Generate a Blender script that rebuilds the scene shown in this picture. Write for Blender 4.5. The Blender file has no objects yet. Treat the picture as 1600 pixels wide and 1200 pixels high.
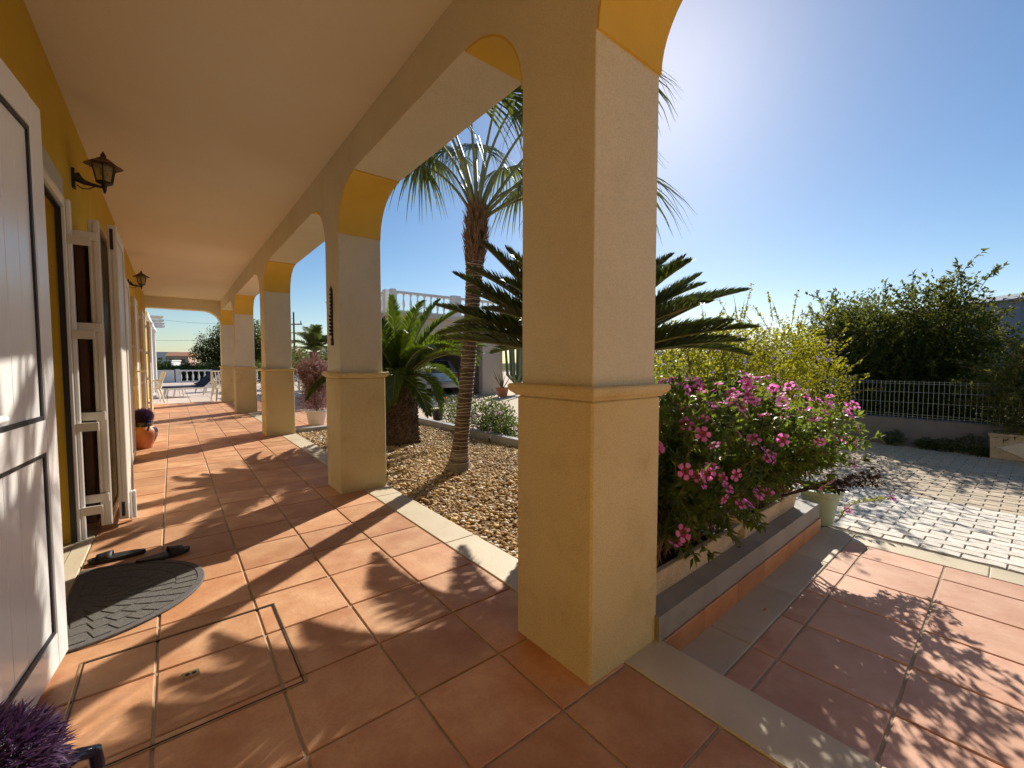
import bpy, math, random
import numpy as np
from mathutils import Vector, Matrix, Euler

R = math.radians
random.seed(7)
rng = np.random.default_rng(7)
scene = bpy.context.scene
COL = scene.collection

# ------------------------------------------------------------------ camera
H = 1.15
cam_d = bpy.data.cameras.new('camera')
cam = bpy.data.objects.new('camera', cam_d)
COL.objects.link(cam)
cam.location = (0, 0, H)
cam.rotation_euler = (R(90 - 2.8), 0, R(-38.6))
cam_d.sensor_width = 36.0
cam_d.sensor_fit = 'HORIZONTAL'
cam_d.lens = 36.0 * 665.0 / 1600.0
cam_d.clip_start = 0.02
cam_d.clip_end = 3000
scene.camera = cam

# ------------------------------------------------------------------ world, sun, exposure
SUN_AZ, SUN_EL = 57.3, 33.3
world = bpy.data.worlds.new('World')
scene.world = world
world.use_nodes = True
wn = world.node_tree
bg = wn.nodes['Background']
sky = wn.nodes.new('ShaderNodeTexSky')
sky.sky_type = 'NISHITA'
sky.sun_disc = False
sky.sun_elevation = R(SUN_EL)
sky.sun_rotation = R(SUN_AZ)
sky.altitude = 50
sky.air_density = 1.0
sky.dust_density = 0.36
sky.ozone_density = 2.2
sky_hs = wn.nodes.new('ShaderNodeHueSaturation')
sky_hs.inputs['Saturation'].default_value = 1.22
wn.links.new(sky.outputs[0], sky_hs.inputs['Color'])
wn.links.new(sky_hs.outputs[0], bg.inputs[0])
bg.inputs[1].default_value = 0.075

sd = bpy.data.lights.new('sun', 'SUN')
sd.energy = 5.0
sd.angle = R(0.55)
sd.color = (1.0, 0.93, 0.82)
sun = bpy.data.objects.new('sun', sd)
COL.objects.link(sun)
_d = Vector((math.sin(R(SUN_AZ)) * math.cos(R(SUN_EL)), math.cos(R(SUN_AZ)) * math.cos(R(SUN_EL)), math.sin(R(SUN_EL))))
sun.rotation_euler = _d.to_track_quat('Z', 'Y').to_euler()
sun.location = _d * 60

vs = scene.view_settings
vs.view_transform = 'Standard'
vs.look = 'None'
vs.gamma = 1
vs.exposure = 0.52
vs.use_curve_mapping = False
scene.cycles.use_denoising = True
scene.cycles.max_bounces = 8
scene.cycles.diffuse_bounces = 5
scene.cycles.use_adaptive_sampling = True
scene.cycles.adaptive_threshold = 0.02

# ------------------------------------------------------------------ materials
def N(nt, t, **kw):
    n = nt.nodes.new(t)
    for k, v in kw.items():
        setattr(n, k, v)
    return n

def rgba(c):
    return (c[0], c[1], c[2], 1)

def pm(name, c1, c2=None, scale=6.0, rough=0.7, rough2=None, bump=0.0, bscale=80.0, rnd=0.0, detail=5, metal=0.0, spec=0.5,
       coat=0.0, c3=None, s3=1.2, t3=(0.5, 0.75), island=False, contrast=(0.35, 0.65), bdist=0.01, speck=0.0, sscale=170.0):
    """procedural principled material: two-tone noise, optional third stain tone, per-object tint, fine bump"""
    m = bpy.data.materials.new(name)
    m.use_nodes = True
    nt = m.node_tree
    b = nt.nodes['Principled BSDF']
    L = nt.links.new
    geo = N(nt, 'ShaderNodeNewGeometry')
    oi = N(nt, 'ShaderNodeObjectInfo')
    no = N(nt, 'ShaderNodeTexNoise', noise_dimensions='4D')
    no.inputs['Scale'].default_value = scale
    no.inputs['Detail'].default_value = detail
    no.inputs['Roughness'].default_value = 0.6
    w = N(nt, 'ShaderNodeMath', operation='MULTIPLY')
    w.inputs[1].default_value = 37.0
    L(oi.outputs['Random'], w.inputs[0])
    L(w.outputs[0], no.inputs['W'])
    L(geo.outputs['Position'], no.inputs['Vector'])
    cr = N(nt, 'ShaderNodeValToRGB')
    cr.color_ramp.elements[0].position = contrast[0]
    cr.color_ramp.elements[1].position = contrast[1]
    cr.color_ramp.elements[0].color = rgba(c1)
    cr.color_ramp.elements[1].color = rgba(c2 or c1)
    L(no.outputs['Fac'], cr.inputs['Fac'])
    col = cr.outputs['Color']
    if c3:
        n3 = N(nt, 'ShaderNodeTexNoise', noise_dimensions='4D')
        n3.inputs['Scale'].default_value = s3
        n3.inputs['Detail'].default_value = 6
        n3.inputs['Roughness'].default_value = 0.65
        L(geo.outputs['Position'], n3.inputs['Vector'])
        L(w.outputs[0], n3.inputs['W'])
        mr = N(nt, 'ShaderNodeMapRange')
        mr.inputs['From Min'].default_value = t3[0]
        mr.inputs['From Max'].default_value = t3[1]
        L(n3.outputs['Fac'], mr.inputs['Value'])
        mx = N(nt, 'ShaderNodeMix', data_type='RGBA')
        L(mr.outputs[0], mx.inputs['Factor'])
        L(col, mx.inputs['A'])
        mx.inputs['B'].default_value = rgba(c3)
        col = mx.outputs['Result']
    if speck:
        sn = N(nt, 'ShaderNodeTexNoise')
        sn.inputs['Scale'].default_value = sscale
        sn.inputs['Detail'].default_value = 3
        L(geo.outputs['Position'], sn.inputs['Vector'])
        sr = N(nt, 'ShaderNodeMapRange')
        sr.inputs['From Min'].default_value = 0.3
        sr.inputs['From Max'].default_value = 0.6
        sr.inputs['To Min'].default_value = 1 - speck
        sr.inputs['To Max'].default_value = 1.0
        L(sn.outputs['Fac'], sr.inputs['Value'])
        h2 = N(nt, 'ShaderNodeHueSaturation')
        L(sr.outputs[0], h2.inputs['Value'])
        L(col, h2.inputs['Color'])
        col = h2.outputs['Color']
    if rnd:
        hs = N(nt, 'ShaderNodeHueSaturation')
        mr = N(nt, 'ShaderNodeMapRange')
        mr.inputs['To Min'].default_value = 1 - rnd
        mr.inputs['To Max'].default_value = 1 + rnd
        L(geo.outputs['Random Per Island'] if island else oi.outputs['Random'], mr.inputs['Value'])
        L(mr.outputs[0], hs.inputs['Value'])
        L(col, hs.inputs['Color'])
        col = hs.outputs['Color']
    L(col, b.inputs['Base Color'])
    b.inputs['Metallic'].default_value = metal
    b.inputs['Specular IOR Level'].default_value = spec
    b.inputs['Coat Weight'].default_value = coat
    b.inputs['Coat Roughness'].default_value = 0.08
    if rough2 is not None:
        mr = N(nt, 'ShaderNodeMapRange')
        mr.inputs['To Min'].default_value = rough
        mr.inputs['To Max'].default_value = rough2
        L(no.outputs['Fac'], mr.inputs['Value'])
        L(mr.outputs[0], b.inputs['Roughness'])
    else:
        b.inputs['Roughness'].default_value = rough
    if bump:
        bn = N(nt, 'ShaderNodeTexNoise')
        bn.inputs['Scale'].default_value = bscale
        bn.inputs['Detail'].default_value = 4
        L(geo.outputs['Position'], bn.inputs['Vector'])
        bp = N(nt, 'ShaderNodeBump')
        bp.inputs['Strength'].default_value = bump
        bp.inputs['Distance'].default_value = bdist
        L(bn.outputs['Fac'], bp.inputs['Height'])
        L(bp.outputs[0], b.inputs['Normal'])
    return m

def leafm(name, cols, rough=0.45, trans=0.4, tcol=None, spec=0.5):
    """leaf: glossy front, light shining through, tone varying leaf by leaf"""
    m = bpy.data.materials.new(name)
    m.use_nodes = True
    nt = m.node_tree
    L = nt.links.new
    b = nt.nodes['Principled BSDF']
    out = nt.nodes['Material Output']
    geo = N(nt, 'ShaderNodeNewGeometry')
    cr = N(nt, 'ShaderNodeValToRGB')
    e = cr.color_ramp.elements
    while len(e) < len(cols):
        e.new(0.5)
    for i, c in enumerate(cols):
        e[i].position = i / max(1, len(cols) - 1)
        e[i].color = rgba(c)
    L(geo.outputs['Random Per Island'], cr.inputs['Fac'])
    L(cr.outputs['Color'], b.inputs['Base Color'])
    b.inputs['Roughness'].default_value = rough
    b.inputs['Specular IOR Level'].default_value = spec
    tr = N(nt, 'ShaderNodeBsdfTranslucent')
    hs = N(nt, 'ShaderNodeHueSaturation')
    hs.inputs['Saturation'].default_value = 1.1
    hs.inputs['Value'].default_value = 1.7
    if tcol:
        mx = N(nt, 'ShaderNodeMix', data_type='RGBA')
        mx.inputs['Factor'].default_value = 0.6
        L(cr.outputs['Color'], mx.inputs['A'])
        mx.inputs['B'].default_value = rgba(tcol)
        L(mx.outputs['Result'], hs.inputs['Color'])
    else:
        L(cr.outputs['Color'], hs.inputs['Color'])
    L(hs.outputs['Color'], tr.inputs['Color'])
    ms = N(nt, 'ShaderNodeMixShader')
    ms.inputs['Fac'].default_value = trans
    L(b.outputs[0], ms.inputs[1])
    L(tr.outputs[0], ms.inputs[2])
    L(ms.outputs[0], out.inputs['Surface'])
    return m

M = {}
M['tile'] = pm('terracotta_tile', (0.50, 0.24, 0.11), (0.64, 0.36, 0.19), scale=4.5, rough=0.48, rough2=0.68, bump=0.12, bscale=45,
               rnd=0.13, speck=0.10, sscale=90, c3=(0.42, 0.16, 0.065), s3=3.2, t3=(0.46, 0.74), spec=0.45)
M['patio_tile'] = pm('patio_tile', (0.53, 0.285, 0.18), (0.65, 0.39, 0.27), scale=4.0, rough=0.5, rough2=0.65, bump=0.12, bscale=45,
                     rnd=0.08, c3=(0.43, 0.18, 0.095), s3=2.6, t3=(0.52, 0.8), spec=0.35)
M['skirt_tile'] = pm('skirt_tile', (0.5, 0.2, 0.07), (0.6, 0.27, 0.11), scale=7, rough=0.45, bump=0.1, rnd=0.1)
M['grout'] = pm('grout', (0.36, 0.29, 0.19), (0.46, 0.38, 0.27), scale=12, rough=0.95, bump=0.3, bscale=200)
M['stone'] = pm('pale_limestone', (0.52, 0.43, 0.285), (0.62, 0.525, 0.37), scale=3.0, rough=0.55, bump=0.12, bscale=90, rnd=0.05,
                c3=(0.50, 0.39, 0.24), s3=5, t3=(0.55, 0.85))
M['stone_patio'] = pm('patio_limestone', (0.46, 0.37, 0.25), (0.58, 0.48, 0.34), scale=3.0, rough=0.6, bump=0.15, bscale=70, rnd=0.07,
                      c3=(0.36, 0.29, 0.20), s3=6, t3=(0.5, 0.85))
M['plaster'] = pm('cream_plaster', (0.70, 0.65, 0.50), (0.75, 0.70, 0.545), scale=2.0, rough=0.9, bump=0.6, bscale=150, spec=0.2, bdist=0.005, c3=(0.63, 0.57, 0.42), s3=2.6, t3=(0.52, 0.9), speck=0.16)
M['plaster_base'] = pm('ochre_plaster', (0.68, 0.555, 0.295), (0.74, 0.615, 0.345), scale=2.2, rough=0.85, bump=0.55, bscale=170, spec=0.25,
                       c3=(0.53, 0.41, 0.18), s3=3.5, t3=(0.52, 0.84), bdist=0.005, speck=0.2)
M['ceiling'] = pm('ceiling_paint', (0.70, 0.645, 0.52), (0.75, 0.695, 0.56), scale=0.8, rough=0.92, bump=0.2, bscale=60, spec=0.2, c3=(0.66, 0.60, 0.475), s3=1.6, t3=(0.52, 0.85))
M['yellow'] = pm('yellow_plaster', (0.56, 0.355, 0.035), (0.62, 0.405, 0.05), scale=2.0, rough=0.88, bump=0.45, bscale=160, spec=0.2, bdist=0.004)
M['yellow_band'] = pm('yellow_band', (0.68, 0.44, 0.07), (0.74, 0.50, 0.10), scale=2.0, rough=0.85, bump=0.4, bscale=160, spec=0.2, bdist=0.004)
M['surround'] = pm('grey_surround', (0.46, 0.43, 0.40), (0.50, 0.47, 0.43), scale=3, rough=0.9, bump=0.3, bscale=150)
M['pvc'] = pm('white_pvc', (0.83, 0.82, 0.80), (0.87, 0.86, 0.84), scale=2, rough=0.22, spec=0.5, coat=0.15)
M['shutter'] = pm('shutter_white', (0.70, 0.64, 0.56), (0.76, 0.70, 0.62), scale=4, rough=0.35, spec=0.4, bump=0.03)
M['gasket'] = pm('black_gasket', (0.015, 0.015, 0.018), rough=0.5)
M['brownwood'] = pm('brown_wood', (0.07, 0.025, 0.012), (0.11, 0.04, 0.02), scale=14, rough=0.5)
M['iron'] = pm('black_iron', (0.012, 0.011, 0.011), (0.022, 0.019, 0.018), scale=30, rough=0.45, bump=0.2, bscale=120)
M['bronze'] = pm('bronze_roof', (0.06, 0.03, 0.018), (0.10, 0.05, 0.03), scale=20, rough=0.45, metal=0.4)
M['grey'] = pm('grey_paint', (0.28, 0.255, 0.22), (0.33, 0.305, 0.27), scale=4, rough=0.7, bump=0.15, bscale=120,
               c3=(0.185, 0.165, 0.14), s3=6, t3=(0.52, 0.85))
M['darkgrey'] = pm('dark_grey_paint', (0.17, 0.168, 0.172), (0.21, 0.208, 0.21), scale=4, rough=0.75, bump=0.15, bscale=120)
M['greycurb'] = pm('grey_curb', (0.30, 0.30, 0.31), (0.38, 0.37, 0.37), scale=5, rough=0.8, bump=0.25, bscale=90, rnd=0.04)
M['concrete'] = pm('cast_stone', (0.56, 0.43, 0.28), (0.68, 0.55, 0.38), scale=16, rough=0.9, bump=0.6, bscale=120, c3=(0.40, 0.29, 0.17), s3=9, t3=(0.52, 0.8), speck=0.3)
M['soil'] = pm('soil', (0.04, 0.026, 0.016), (0.075, 0.05, 0.03), scale=30, rough=1, bump=0.8, bscale=90)
M['gravelbed'] = pm('gravel_bed', (0.14, 0.085, 0.045), (0.22, 0.14, 0.08), scale=40, rough=1, bump=0.8, bscale=120)
M['mat'] = pm('mat_rubber', (0.11, 0.10, 0.09), (0.20, 0.185, 0.165), scale=180, rough=0.95, bump=0.8, bscale=420)
M['matedge'] = pm('mat_edge', (0.085, 0.08, 0.075), (0.12, 0.112, 0.105), scale=60, rough=0.8)
M['black'] = pm('black_rubber', (0.012, 0.011, 0.011), (0.02, 0.018, 0.018), scale=30, rough=0.55)
M['terracotta'] = pm('terracotta_pot', (0.44, 0.15, 0.06), (0.55, 0.21, 0.09), scale=9, rough=0.5, bump=0.15, bscale=60)
M['blueglaze'] = pm('blue_glaze', (0.012, 0.014, 0.035), (0.03, 0.035, 0.07), scale=15, rough=0.15, coat=0.4)
M['whiteplastic'] = pm('white_plastic', (0.74, 0.72, 0.68), (0.80, 0.78, 0.74), scale=5, rough=0.4)
M['greenpot'] = pm('sage_pot', (0.36, 0.44, 0.31), (0.41, 0.49, 0.36), scale=5, rough=0.5)
M['navy'] = pm('navy_cushion', (0.012, 0.018, 0.05), (0.022, 0.03, 0.075), scale=20, rough=0.9)
M['whitewall'] = pm('white_wall', (0.70, 0.69, 0.68), (0.76, 0.75, 0.74), scale=1, rough=0.9, bump=0.2)
M['garage'] = pm('garage_plaster', (0.58, 0.47, 0.38), (0.64, 0.53, 0.43), scale=1, rough=0.9, bump=0.2)
M['dark'] = pm('dark_inside', (0.03, 0.027, 0.025), rough=0.9)
M['room'] = pm('room_paint', (0.55, 0.40, 0.14), (0.6, 0.44, 0.17), rough=0.9)
M['terrace'] = pm('terrace_paving', (0.56, 0.45, 0.38), (0.64, 0.52, 0.44), scale=1.5, rough=0.7, bump=0.1, rnd=0.06)
M['paver_white'] = pm('white_paver', (0.62, 0.56, 0.47), (0.74, 0.69, 0.61), scale=14, rough=0.85, bump=0.5, bscale=70, rnd=0.09, c3=(0.52, 0.46, 0.38), s3=9, t3=(0.55, 0.85))
M['paver_tan'] = pm('tan_paver', (0.44, 0.345, 0.24), (0.54, 0.445, 0.325), scale=14, rough=0.88, bump=0.5, bscale=70, rnd=0.13, c3=(0.31, 0.24, 0.17), s3=7, t3=(0.52, 0.85))
M['joint'] = pm('paver_joint', (0.10, 0.08, 0.06), (0.17, 0.135, 0.10), scale=20, rough=1)
M['land'] = pm('dry_land', (0.10, 0.11, 0.045), (0.17, 0.15, 0.08), scale=0.15, rough=1, spec=0.0)
M['wire'] = pm('galvanised_green', (0.40, 0.44, 0.38), (0.46, 0.50, 0.43), scale=20, rough=0.45)
M['bark_palm'] = pm('palm_bark', (0.075, 0.048, 0.032), (0.17, 0.115, 0.075), scale=22, rough=0.95, bump=1.0, bscale=60, bdist=0.02)
M['ringpale'] = pm('leaf_scar', (0.36, 0.29, 0.21), (0.46, 0.39, 0.30), scale=25, rough=0.95, bump=0.5, bscale=80)
M['flare'] = pm('palm_foot', (0.19, 0.155, 0.125), (0.27, 0.225, 0.18), scale=14, rough=0.95, bump=0.9, bscale=70, bdist=0.015)
M['bark'] = pm('bark', (0.10, 0.07, 0.045), (0.20, 0.15, 0.10), scale=25, rough=0.95, bump=0.8, bscale=60)
M['stub'] = pm('leaf_stub', (0.055, 0.03, 0.018), (0.15, 0.085, 0.045), scale=15, rough=0.95, rnd=0.3, island=True)
M['petiole'] = pm('petiole', (0.16, 0.17, 0.055), (0.26, 0.24, 0.09), scale=10, rough=0.45)
M['fibre'] = pm('palm_fibre', (0.14, 0.07, 0.035), (0.27, 0.15, 0.08), scale=20, rough=0.95, rnd=0.25, island=True)
M['fan'] = leafm('fan_leaf', [(0.035, 0.055, 0.014), (0.06, 0.085, 0.02), (0.10, 0.12, 0.03)], rough=0.38, trans=0.32, tcol=(0.11, 0.12, 0.02))
M['cycad'] = leafm('cycad_leaf', [(0.022, 0.038, 0.012), (0.04, 0.06, 0.016), (0.065, 0.085, 0.024)], rough=0.33, trans=0.22, tcol=(0.09, 0.11, 0.02))
M['cycad2'] = leafm('bright_cycad_leaf', [(0.035, 0.065, 0.012), (0.055, 0.092, 0.018), (0.09, 0.13, 0.026)], rough=0.4, trans=0.45, tcol=(0.13, 0.175, 0.02))
M['vinca'] = leafm('vinca_leaf', [(0.045, 0.075, 0.018), (0.07, 0.11, 0.026), (0.12, 0.155, 0.038)], rough=0.38, trans=0.5, tcol=(0.19, 0.23, 0.04), spec=0.4)
M['duranta'] = leafm('duranta_leaf', [(0.07, 0.078, 0.018), (0.125, 0.135, 0.024), (0.18, 0.18, 0.03), (0.26, 0.235, 0.035)], rough=0.55, trans=0.52, tcol=(0.30, 0.28, 0.03), spec=0.25)
M['citrus'] = leafm('citrus_leaf', [(0.035, 0.052, 0.014), (0.055, 0.078, 0.02), (0.10, 0.115, 0.03)], rough=0.6, trans=0.38, tcol=(0.14, 0.14, 0.025), spec=0.15)
M['feather'] = leafm('feathery_leaf', [(0.08, 0.09, 0.02), (0.12, 0.125, 0.03), (0.17, 0.165, 0.045)], rough=0.65, trans=0.45, spec=0.2)
M['olive'] = leafm('olive_leaf', [(0.07, 0.085, 0.04), (0.10, 0.12, 0.06), (0.14, 0.155, 0.085)], rough=0.5, trans=0.3)
M['hedge'] = leafm('hedge_leaf', [(0.05, 0.075, 0.016), (0.085, 0.11, 0.024), (0.13, 0.15, 0.03)], rough=0.5, trans=0.4)
M['pinkleaf'] = leafm('tamarisk_leaf', [(0.17, 0.085, 0.075), (0.24, 0.125, 0.115), (0.30, 0.17, 0.155)], rough=0.6, trans=0.3)
M['purpleleaf'] = leafm('purple_spike', [(0.045, 0.018, 0.06), (0.075, 0.03, 0.095), (0.11, 0.055, 0.13)], rough=0.6, trans=0.2)
M['dried'] = leafm('dried_leaf', [(0.03, 0.014, 0.01), (0.05, 0.022, 0.014)], rough=0.7, trans=0.15)
M['cactus'] = pm('cactus', (0.10, 0.14, 0.07), (0.16, 0.20, 0.10), scale=8, rough=0.6)
M['twig'] = pm('twig', (0.16, 0.10, 0.05), (0.25, 0.17, 0.09), scale=20, rough=0.9)
M['pink'] = leafm('pink_petal', [(0.70, 0.15, 0.48), (0.76, 0.21, 0.55), (0.80, 0.30, 0.61)], rough=0.55, trans=0.4, tcol=(0.80, 0.25, 0.58), spec=0.3)
M['rose'] = leafm('rose_petal', [(0.55, 0.02, 0.18), (0.62, 0.05, 0.24)], rough=0.55, trans=0.4, spec=0.3)
M['eye'] = pm('flower_eye', (0.35, 0.01, 0.09), rough=0.6)
M['violet'] = leafm('violet_petal', [(0.28, 0.19, 0.52), (0.38, 0.28, 0.60), (0.48, 0.38, 0.66)], rough=0.55, trans=0.4, spec=0.3)
M['paleviolet'] = leafm('pale_petal', [(0.60, 0.38, 0.58), (0.68, 0.46, 0.62)], rough=0.55, trans=0.4, spec=0.3)
M['orange'] = leafm('orange_petal', [(0.7, 0.2, 0.05), (0.75, 0.28, 0.08)], rough=0.55, trans=0.3)
M['glassdark'] = pm('window_glass', (0.02, 0.022, 0.025), rough=0.06, spec=0.6)
M['lampglass'] = pm('lantern_glass', (0.20, 0.17, 0.09), (0.26, 0.22, 0.13), scale=12, rough=0.25)
M['carpaint'] = pm('silver_paint', (0.42, 0.43, 0.45), rough=0.25, metal=0.6, coat=0.6)
M['redlight'] = pm('tail_light', (0.35, 0.01, 0.015), rough=0.15, coat=0.5)
M['plate'] = pm('number_plate', (0.55, 0.55, 0.52), rough=0.4)
M['rooftile'] = pm('roof_tile', (0.45, 0.19, 0.10), (0.55, 0.26, 0.15), scale=3, rough=0.9)
M['facade_blue'] = pm('blue_grey_facade', (0.18, 0.20, 0.26), (0.22, 0.24, 0.30), scale=1, rough=0.9)
M['netting'] = pm('green_netting', (0.03, 0.14, 0.09), (0.05, 0.2, 0.13), scale=2, rough=0.8)
M['brass'] = pm('brass_plate', (0.33, 0.24, 0.12), (0.42, 0.31, 0.17), scale=30, rough=0.4, metal=0.5)
M['hill'] = pm('far_hill', (0.16, 0.18, 0.14), (0.22, 0.23, 0.19), scale=0.02, rough=1)

# ------------------------------------------------------------------ mesh helpers
class MB:
    """collects shapes into one mesh"""
    def __init__(s):
        s.v = []; s.f = []
    def add(s, vs, fs, mtx=None):
        n = len(s.v)
        if mtx is not None:
            vs = [tuple(mtx @ Vector(p)) for p in vs]
        s.v.extend([tuple(p) for p in vs])
        s.f.extend([tuple(i + n for i in f) for f in fs])
        return s
    def box(s, x0, x1, y0, y1, z0, z1, mtx=None):
        return s.add([(x0, y0, z0), (x1, y0, z0), (x1, y1, z0), (x0, y1, z0), (x0, y0, z1), (x1, y0, z1), (x1, y1, z1), (x0, y1, z1)],
                     [(0, 3, 2, 1), (4, 5, 6, 7), (0, 1, 5, 4), (1, 2, 6, 5), (2, 3, 7, 6), (3, 0, 4, 7)], mtx)
    def bbox(s, x0, x1, y0, y1, z0, z1, c=0.004, mtx=None):
        """box with chamfered vertical and top edges"""
        def ring(d, z):
            return [(x0 + d + c, y0 + d, z), (x1 - d - c, y0 + d, z), (x1 - d, y0 + d + c, z), (x1 - d, y1 - d - c, z),
                    (x1 - d - c, y1 - d, z), (x0 + d + c, y1 - d, z), (x0 + d, y1 - d - c, z), (x0 + d, y0 + d + c, z)]
        vs = ring(0, z0) + ring(0, z1 - c) + ring(c, z1)
        fs = [tuple(reversed(range(8)))]
        for k in (0, 8):
            for i in range(8):
                j = (i + 1) % 8
                fs.append((k + i, k + j, k + 8 + j, k + 8 + i))
        fs.append(tuple(range(16, 24)))
        return s.add(vs, fs, mtx)
    def prism(s, poly, a0, a1, axis='x', mtx=None):
        """extrude a polygon given in the plane across `axis`"""
        n = len(poly)
        def P(p, a):
            return {'x': (a, p[0], p[1]), 'y': (p[0], a, p[1]), 'z': (p[0], p[1], a)}[axis]
        vs = [P(p, a0) for p in poly] + [P(p, a1) for p in poly]
        fs = [tuple(reversed(range(n))), tuple(range(n, 2 * n))]
        fs += [(i, (i + 1) % n, n + (i + 1) % n, n + i) for i in range(n)]
        return s.add(vs, fs, mtx)
    def lathe(s, prof, seg=20, c=(0, 0, 0), mtx=None, cap=True):
        vs = []; fs = []
        for r, z in prof:
            for k in range(seg):
                a = 2 * math.pi * k / seg
                vs.append((c[0] + r * math.cos(a), c[1] + r * math.sin(a), c[2] + z))
        for i in range(len(prof) - 1):
            for k in range(seg):
                k2 = (k + 1) % seg
                fs.append((i * seg + k, i * seg + k2, (i + 1) * seg + k2, (i + 1) * seg + k))
        if cap:
            fs.append(tuple(reversed(range(seg))))
            fs.append(tuple(range((len(prof) - 1) * seg, len(prof) * seg)))
        return s.add(vs, fs, mtx)
    def tube(s, pts, rad, seg=8, cap=True):
        pts = [Vector(p) for p in pts]
        if not hasattr(rad, '__len__'):
            rad = [rad] * len(pts)
        vs = []; fs = []
        up = None
        for i, p in enumerate(pts):
            t = (pts[min(i + 1, len(pts) - 1)] - pts[max(i - 1, 0)]).normalized()
            if up is None:
                up = Vector((0, 0, 1)) if abs(t.z) < 0.9 else Vector((1, 0, 0))
            a = t.cross(up)
            if a.length < 1e-6:
                a = t.orthogonal()
            a.normalize()
            b = a.cross(t).normalized()
            up = b
            for k in range(seg):
                an = 2 * math.pi * k / seg
                vs.append(tuple(p + (a * math.cos(an) + b * math.sin(an)) * rad[i]))
        for i in range(len(pts) - 1):
            for k in range(seg):
                k2 = (k + 1) % seg
                fs.append((i * seg + k, i * seg + k2, (i + 1) * seg + k2, (i + 1) * seg + k))
        if cap:
            fs.append(tuple(reversed(range(seg))))
            fs.append(tuple(range((len(pts) - 1) * seg, len(pts) * seg)))
        return s.add(vs, fs)
    def data(s, name):
        me = bpy.data.meshes.new(name)
        me.from_pydata(s.v, [], s.f)
        me.validate()
        return me
    def build(s, name, mat, parent=None, smooth=False, loc=(0, 0, 0)):
        return link(name, s.data(name), mat, parent, smooth, loc)

def link(name, me, mat=None, parent=None, smooth=False, loc=(0, 0, 0), rot=None):
    if mat is not None and not me.materials:
        me.materials.append(M[mat] if isinstance(mat, str) else mat)
    if smooth:
        me.polygons.foreach_set('use_smooth', [True] * len(me.polygons))
        try:
            me.set_sharp_from_angle(angle=R(40))
        except Exception:
            pass
    o = bpy.data.objects.new(name, me)
    COL.objects.link(o)
    o.parent = parent
    o.location = loc
    if rot is not None:
        o.rotation_euler = rot
    return o

def tag(o, label=None, cat=None, group=None, kind=None):
    if label: o['label'] = label
    if cat: o['category'] = cat
    if group: o['group'] = group
    if kind: o['kind'] = kind
    return o

def thing(name, label, cat, loc=(0, 0, 0), rz=0.0, group=None):
    o = bpy.data.objects.new(name, None)
    o.empty_display_size = 0.1
    COL.objects.link(o)
    o.location = loc
    o.rotation_euler = (0, 0, rz)
    return tag(o, label, cat, group)

def struct(o):
    o['kind'] = 'structure'
    return o

def np_mesh(name, V, F):
    """fast mesh from numpy arrays of triangles/quads"""
    me = bpy.data.meshes.new(name)
    V = np.asarray(V, dtype=np.float32); F = np.asarray(F, dtype=np.int32)
    n, k = F.shape
    me.vertices.add(len(V)); me.vertices.foreach_set('co', V.ravel())
    me.loops.add(n * k); me.loops.foreach_set('vertex_index', F.ravel())
    me.polygons.add(n)
    me.polygons.foreach_set('loop_start', np.arange(0, n * k, k, dtype=np.int32))
    me.polygons.foreach_set('loop_total', np.full(n, k, dtype=np.int32))
    me.update(calc_edges=True)
    return me

def unit(a):
    return a / (np.linalg.norm(a, axis=1, keepdims=True) + 1e-9)

def leaves_mesh(name, P, D, length, width, fold=0.25, lift=0.35, r=rng, curl=0.12):
    """leaves of four triangles each at P pointing along D; blade normals mostly upward"""
    n = len(P)
    D = unit(D)
    up = np.tile([0, 0, 1.0], (n, 1)) + r.normal(0, lift, (n, 3))
    S = unit(np.cross(D, up))
    Nn = unit(np.cross(S, D))
    Ln = (length * r.uniform(0.65, 1.25, n))[:, None]
    W = (width * r.uniform(0.7, 1.2, n))[:, None]
    base = P
    mid = P + D * Ln * 0.5
    tip = P + D * Ln - Nn * Ln * curl
    l1 = P + D * Ln * 0.42 + S * W * 0.5 + Nn * W * fold
    r1 = P + D * Ln * 0.42 - S * W * 0.5 + Nn * W * fold
    V = np.stack([base, l1, mid, r1, tip], 1).reshape(-1, 3)
    i = np.arange(n)[:, None] * 5
    F = np.concatenate([i + [0, 2, 1], i + [0, 3, 2], i + [1, 2, 4], i + [2, 3, 4]], 0)
    return np_mesh(name, V, F)

def clump_points(cl, n, r=rng, bias=0.45):
    """random points in ellipsoids (cx,cy,cz,rx,ry,rz), thicker towards the skin; returns points and outward directions"""
    cl = np.array(cl, float)
    w = cl[:, 3] * cl[:, 4] * cl[:, 5]
    w = w ** 0.75
    k = r.choice(len(cl), n, p=w / w.sum())
    d = unit(r.normal(0, 1, (n, 3)))
    rad = r.uniform(0.15, 1, n) ** bias
    wob = 1 + 0.22 * np.sin(d[:, 0] * 5 + k) * np.cos(d[:, 1] * 6 + 2 * k) + r.normal(0, 0.07, n)
    P = cl[k, :3] + d * cl[k, 3:6] * (rad * wob)[:, None]
    return P, d

def sprays(bases, dirs, n_leaf, length, r=rng, droop=0.15):
    """leaf points along short shoots"""
    Ps = []; Ds = []
    for b, d in zip(bases, dirs):
        t = r.uniform(0.1, 1, n_leaf)
        L_ = length * r.uniform(0.6, 1.3)
        p = b + np.outer(t, d) * L_ + np.outer(t * t, [0, 0, -droop * L_])
        side = unit(r.normal(0, 1, (n_leaf, 3)))
        Ps.append(p); Ds.append(unit(d * 0.6 + side * 0.9))
    return np.concatenate(Ps), np.concatenate(Ds)

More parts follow.
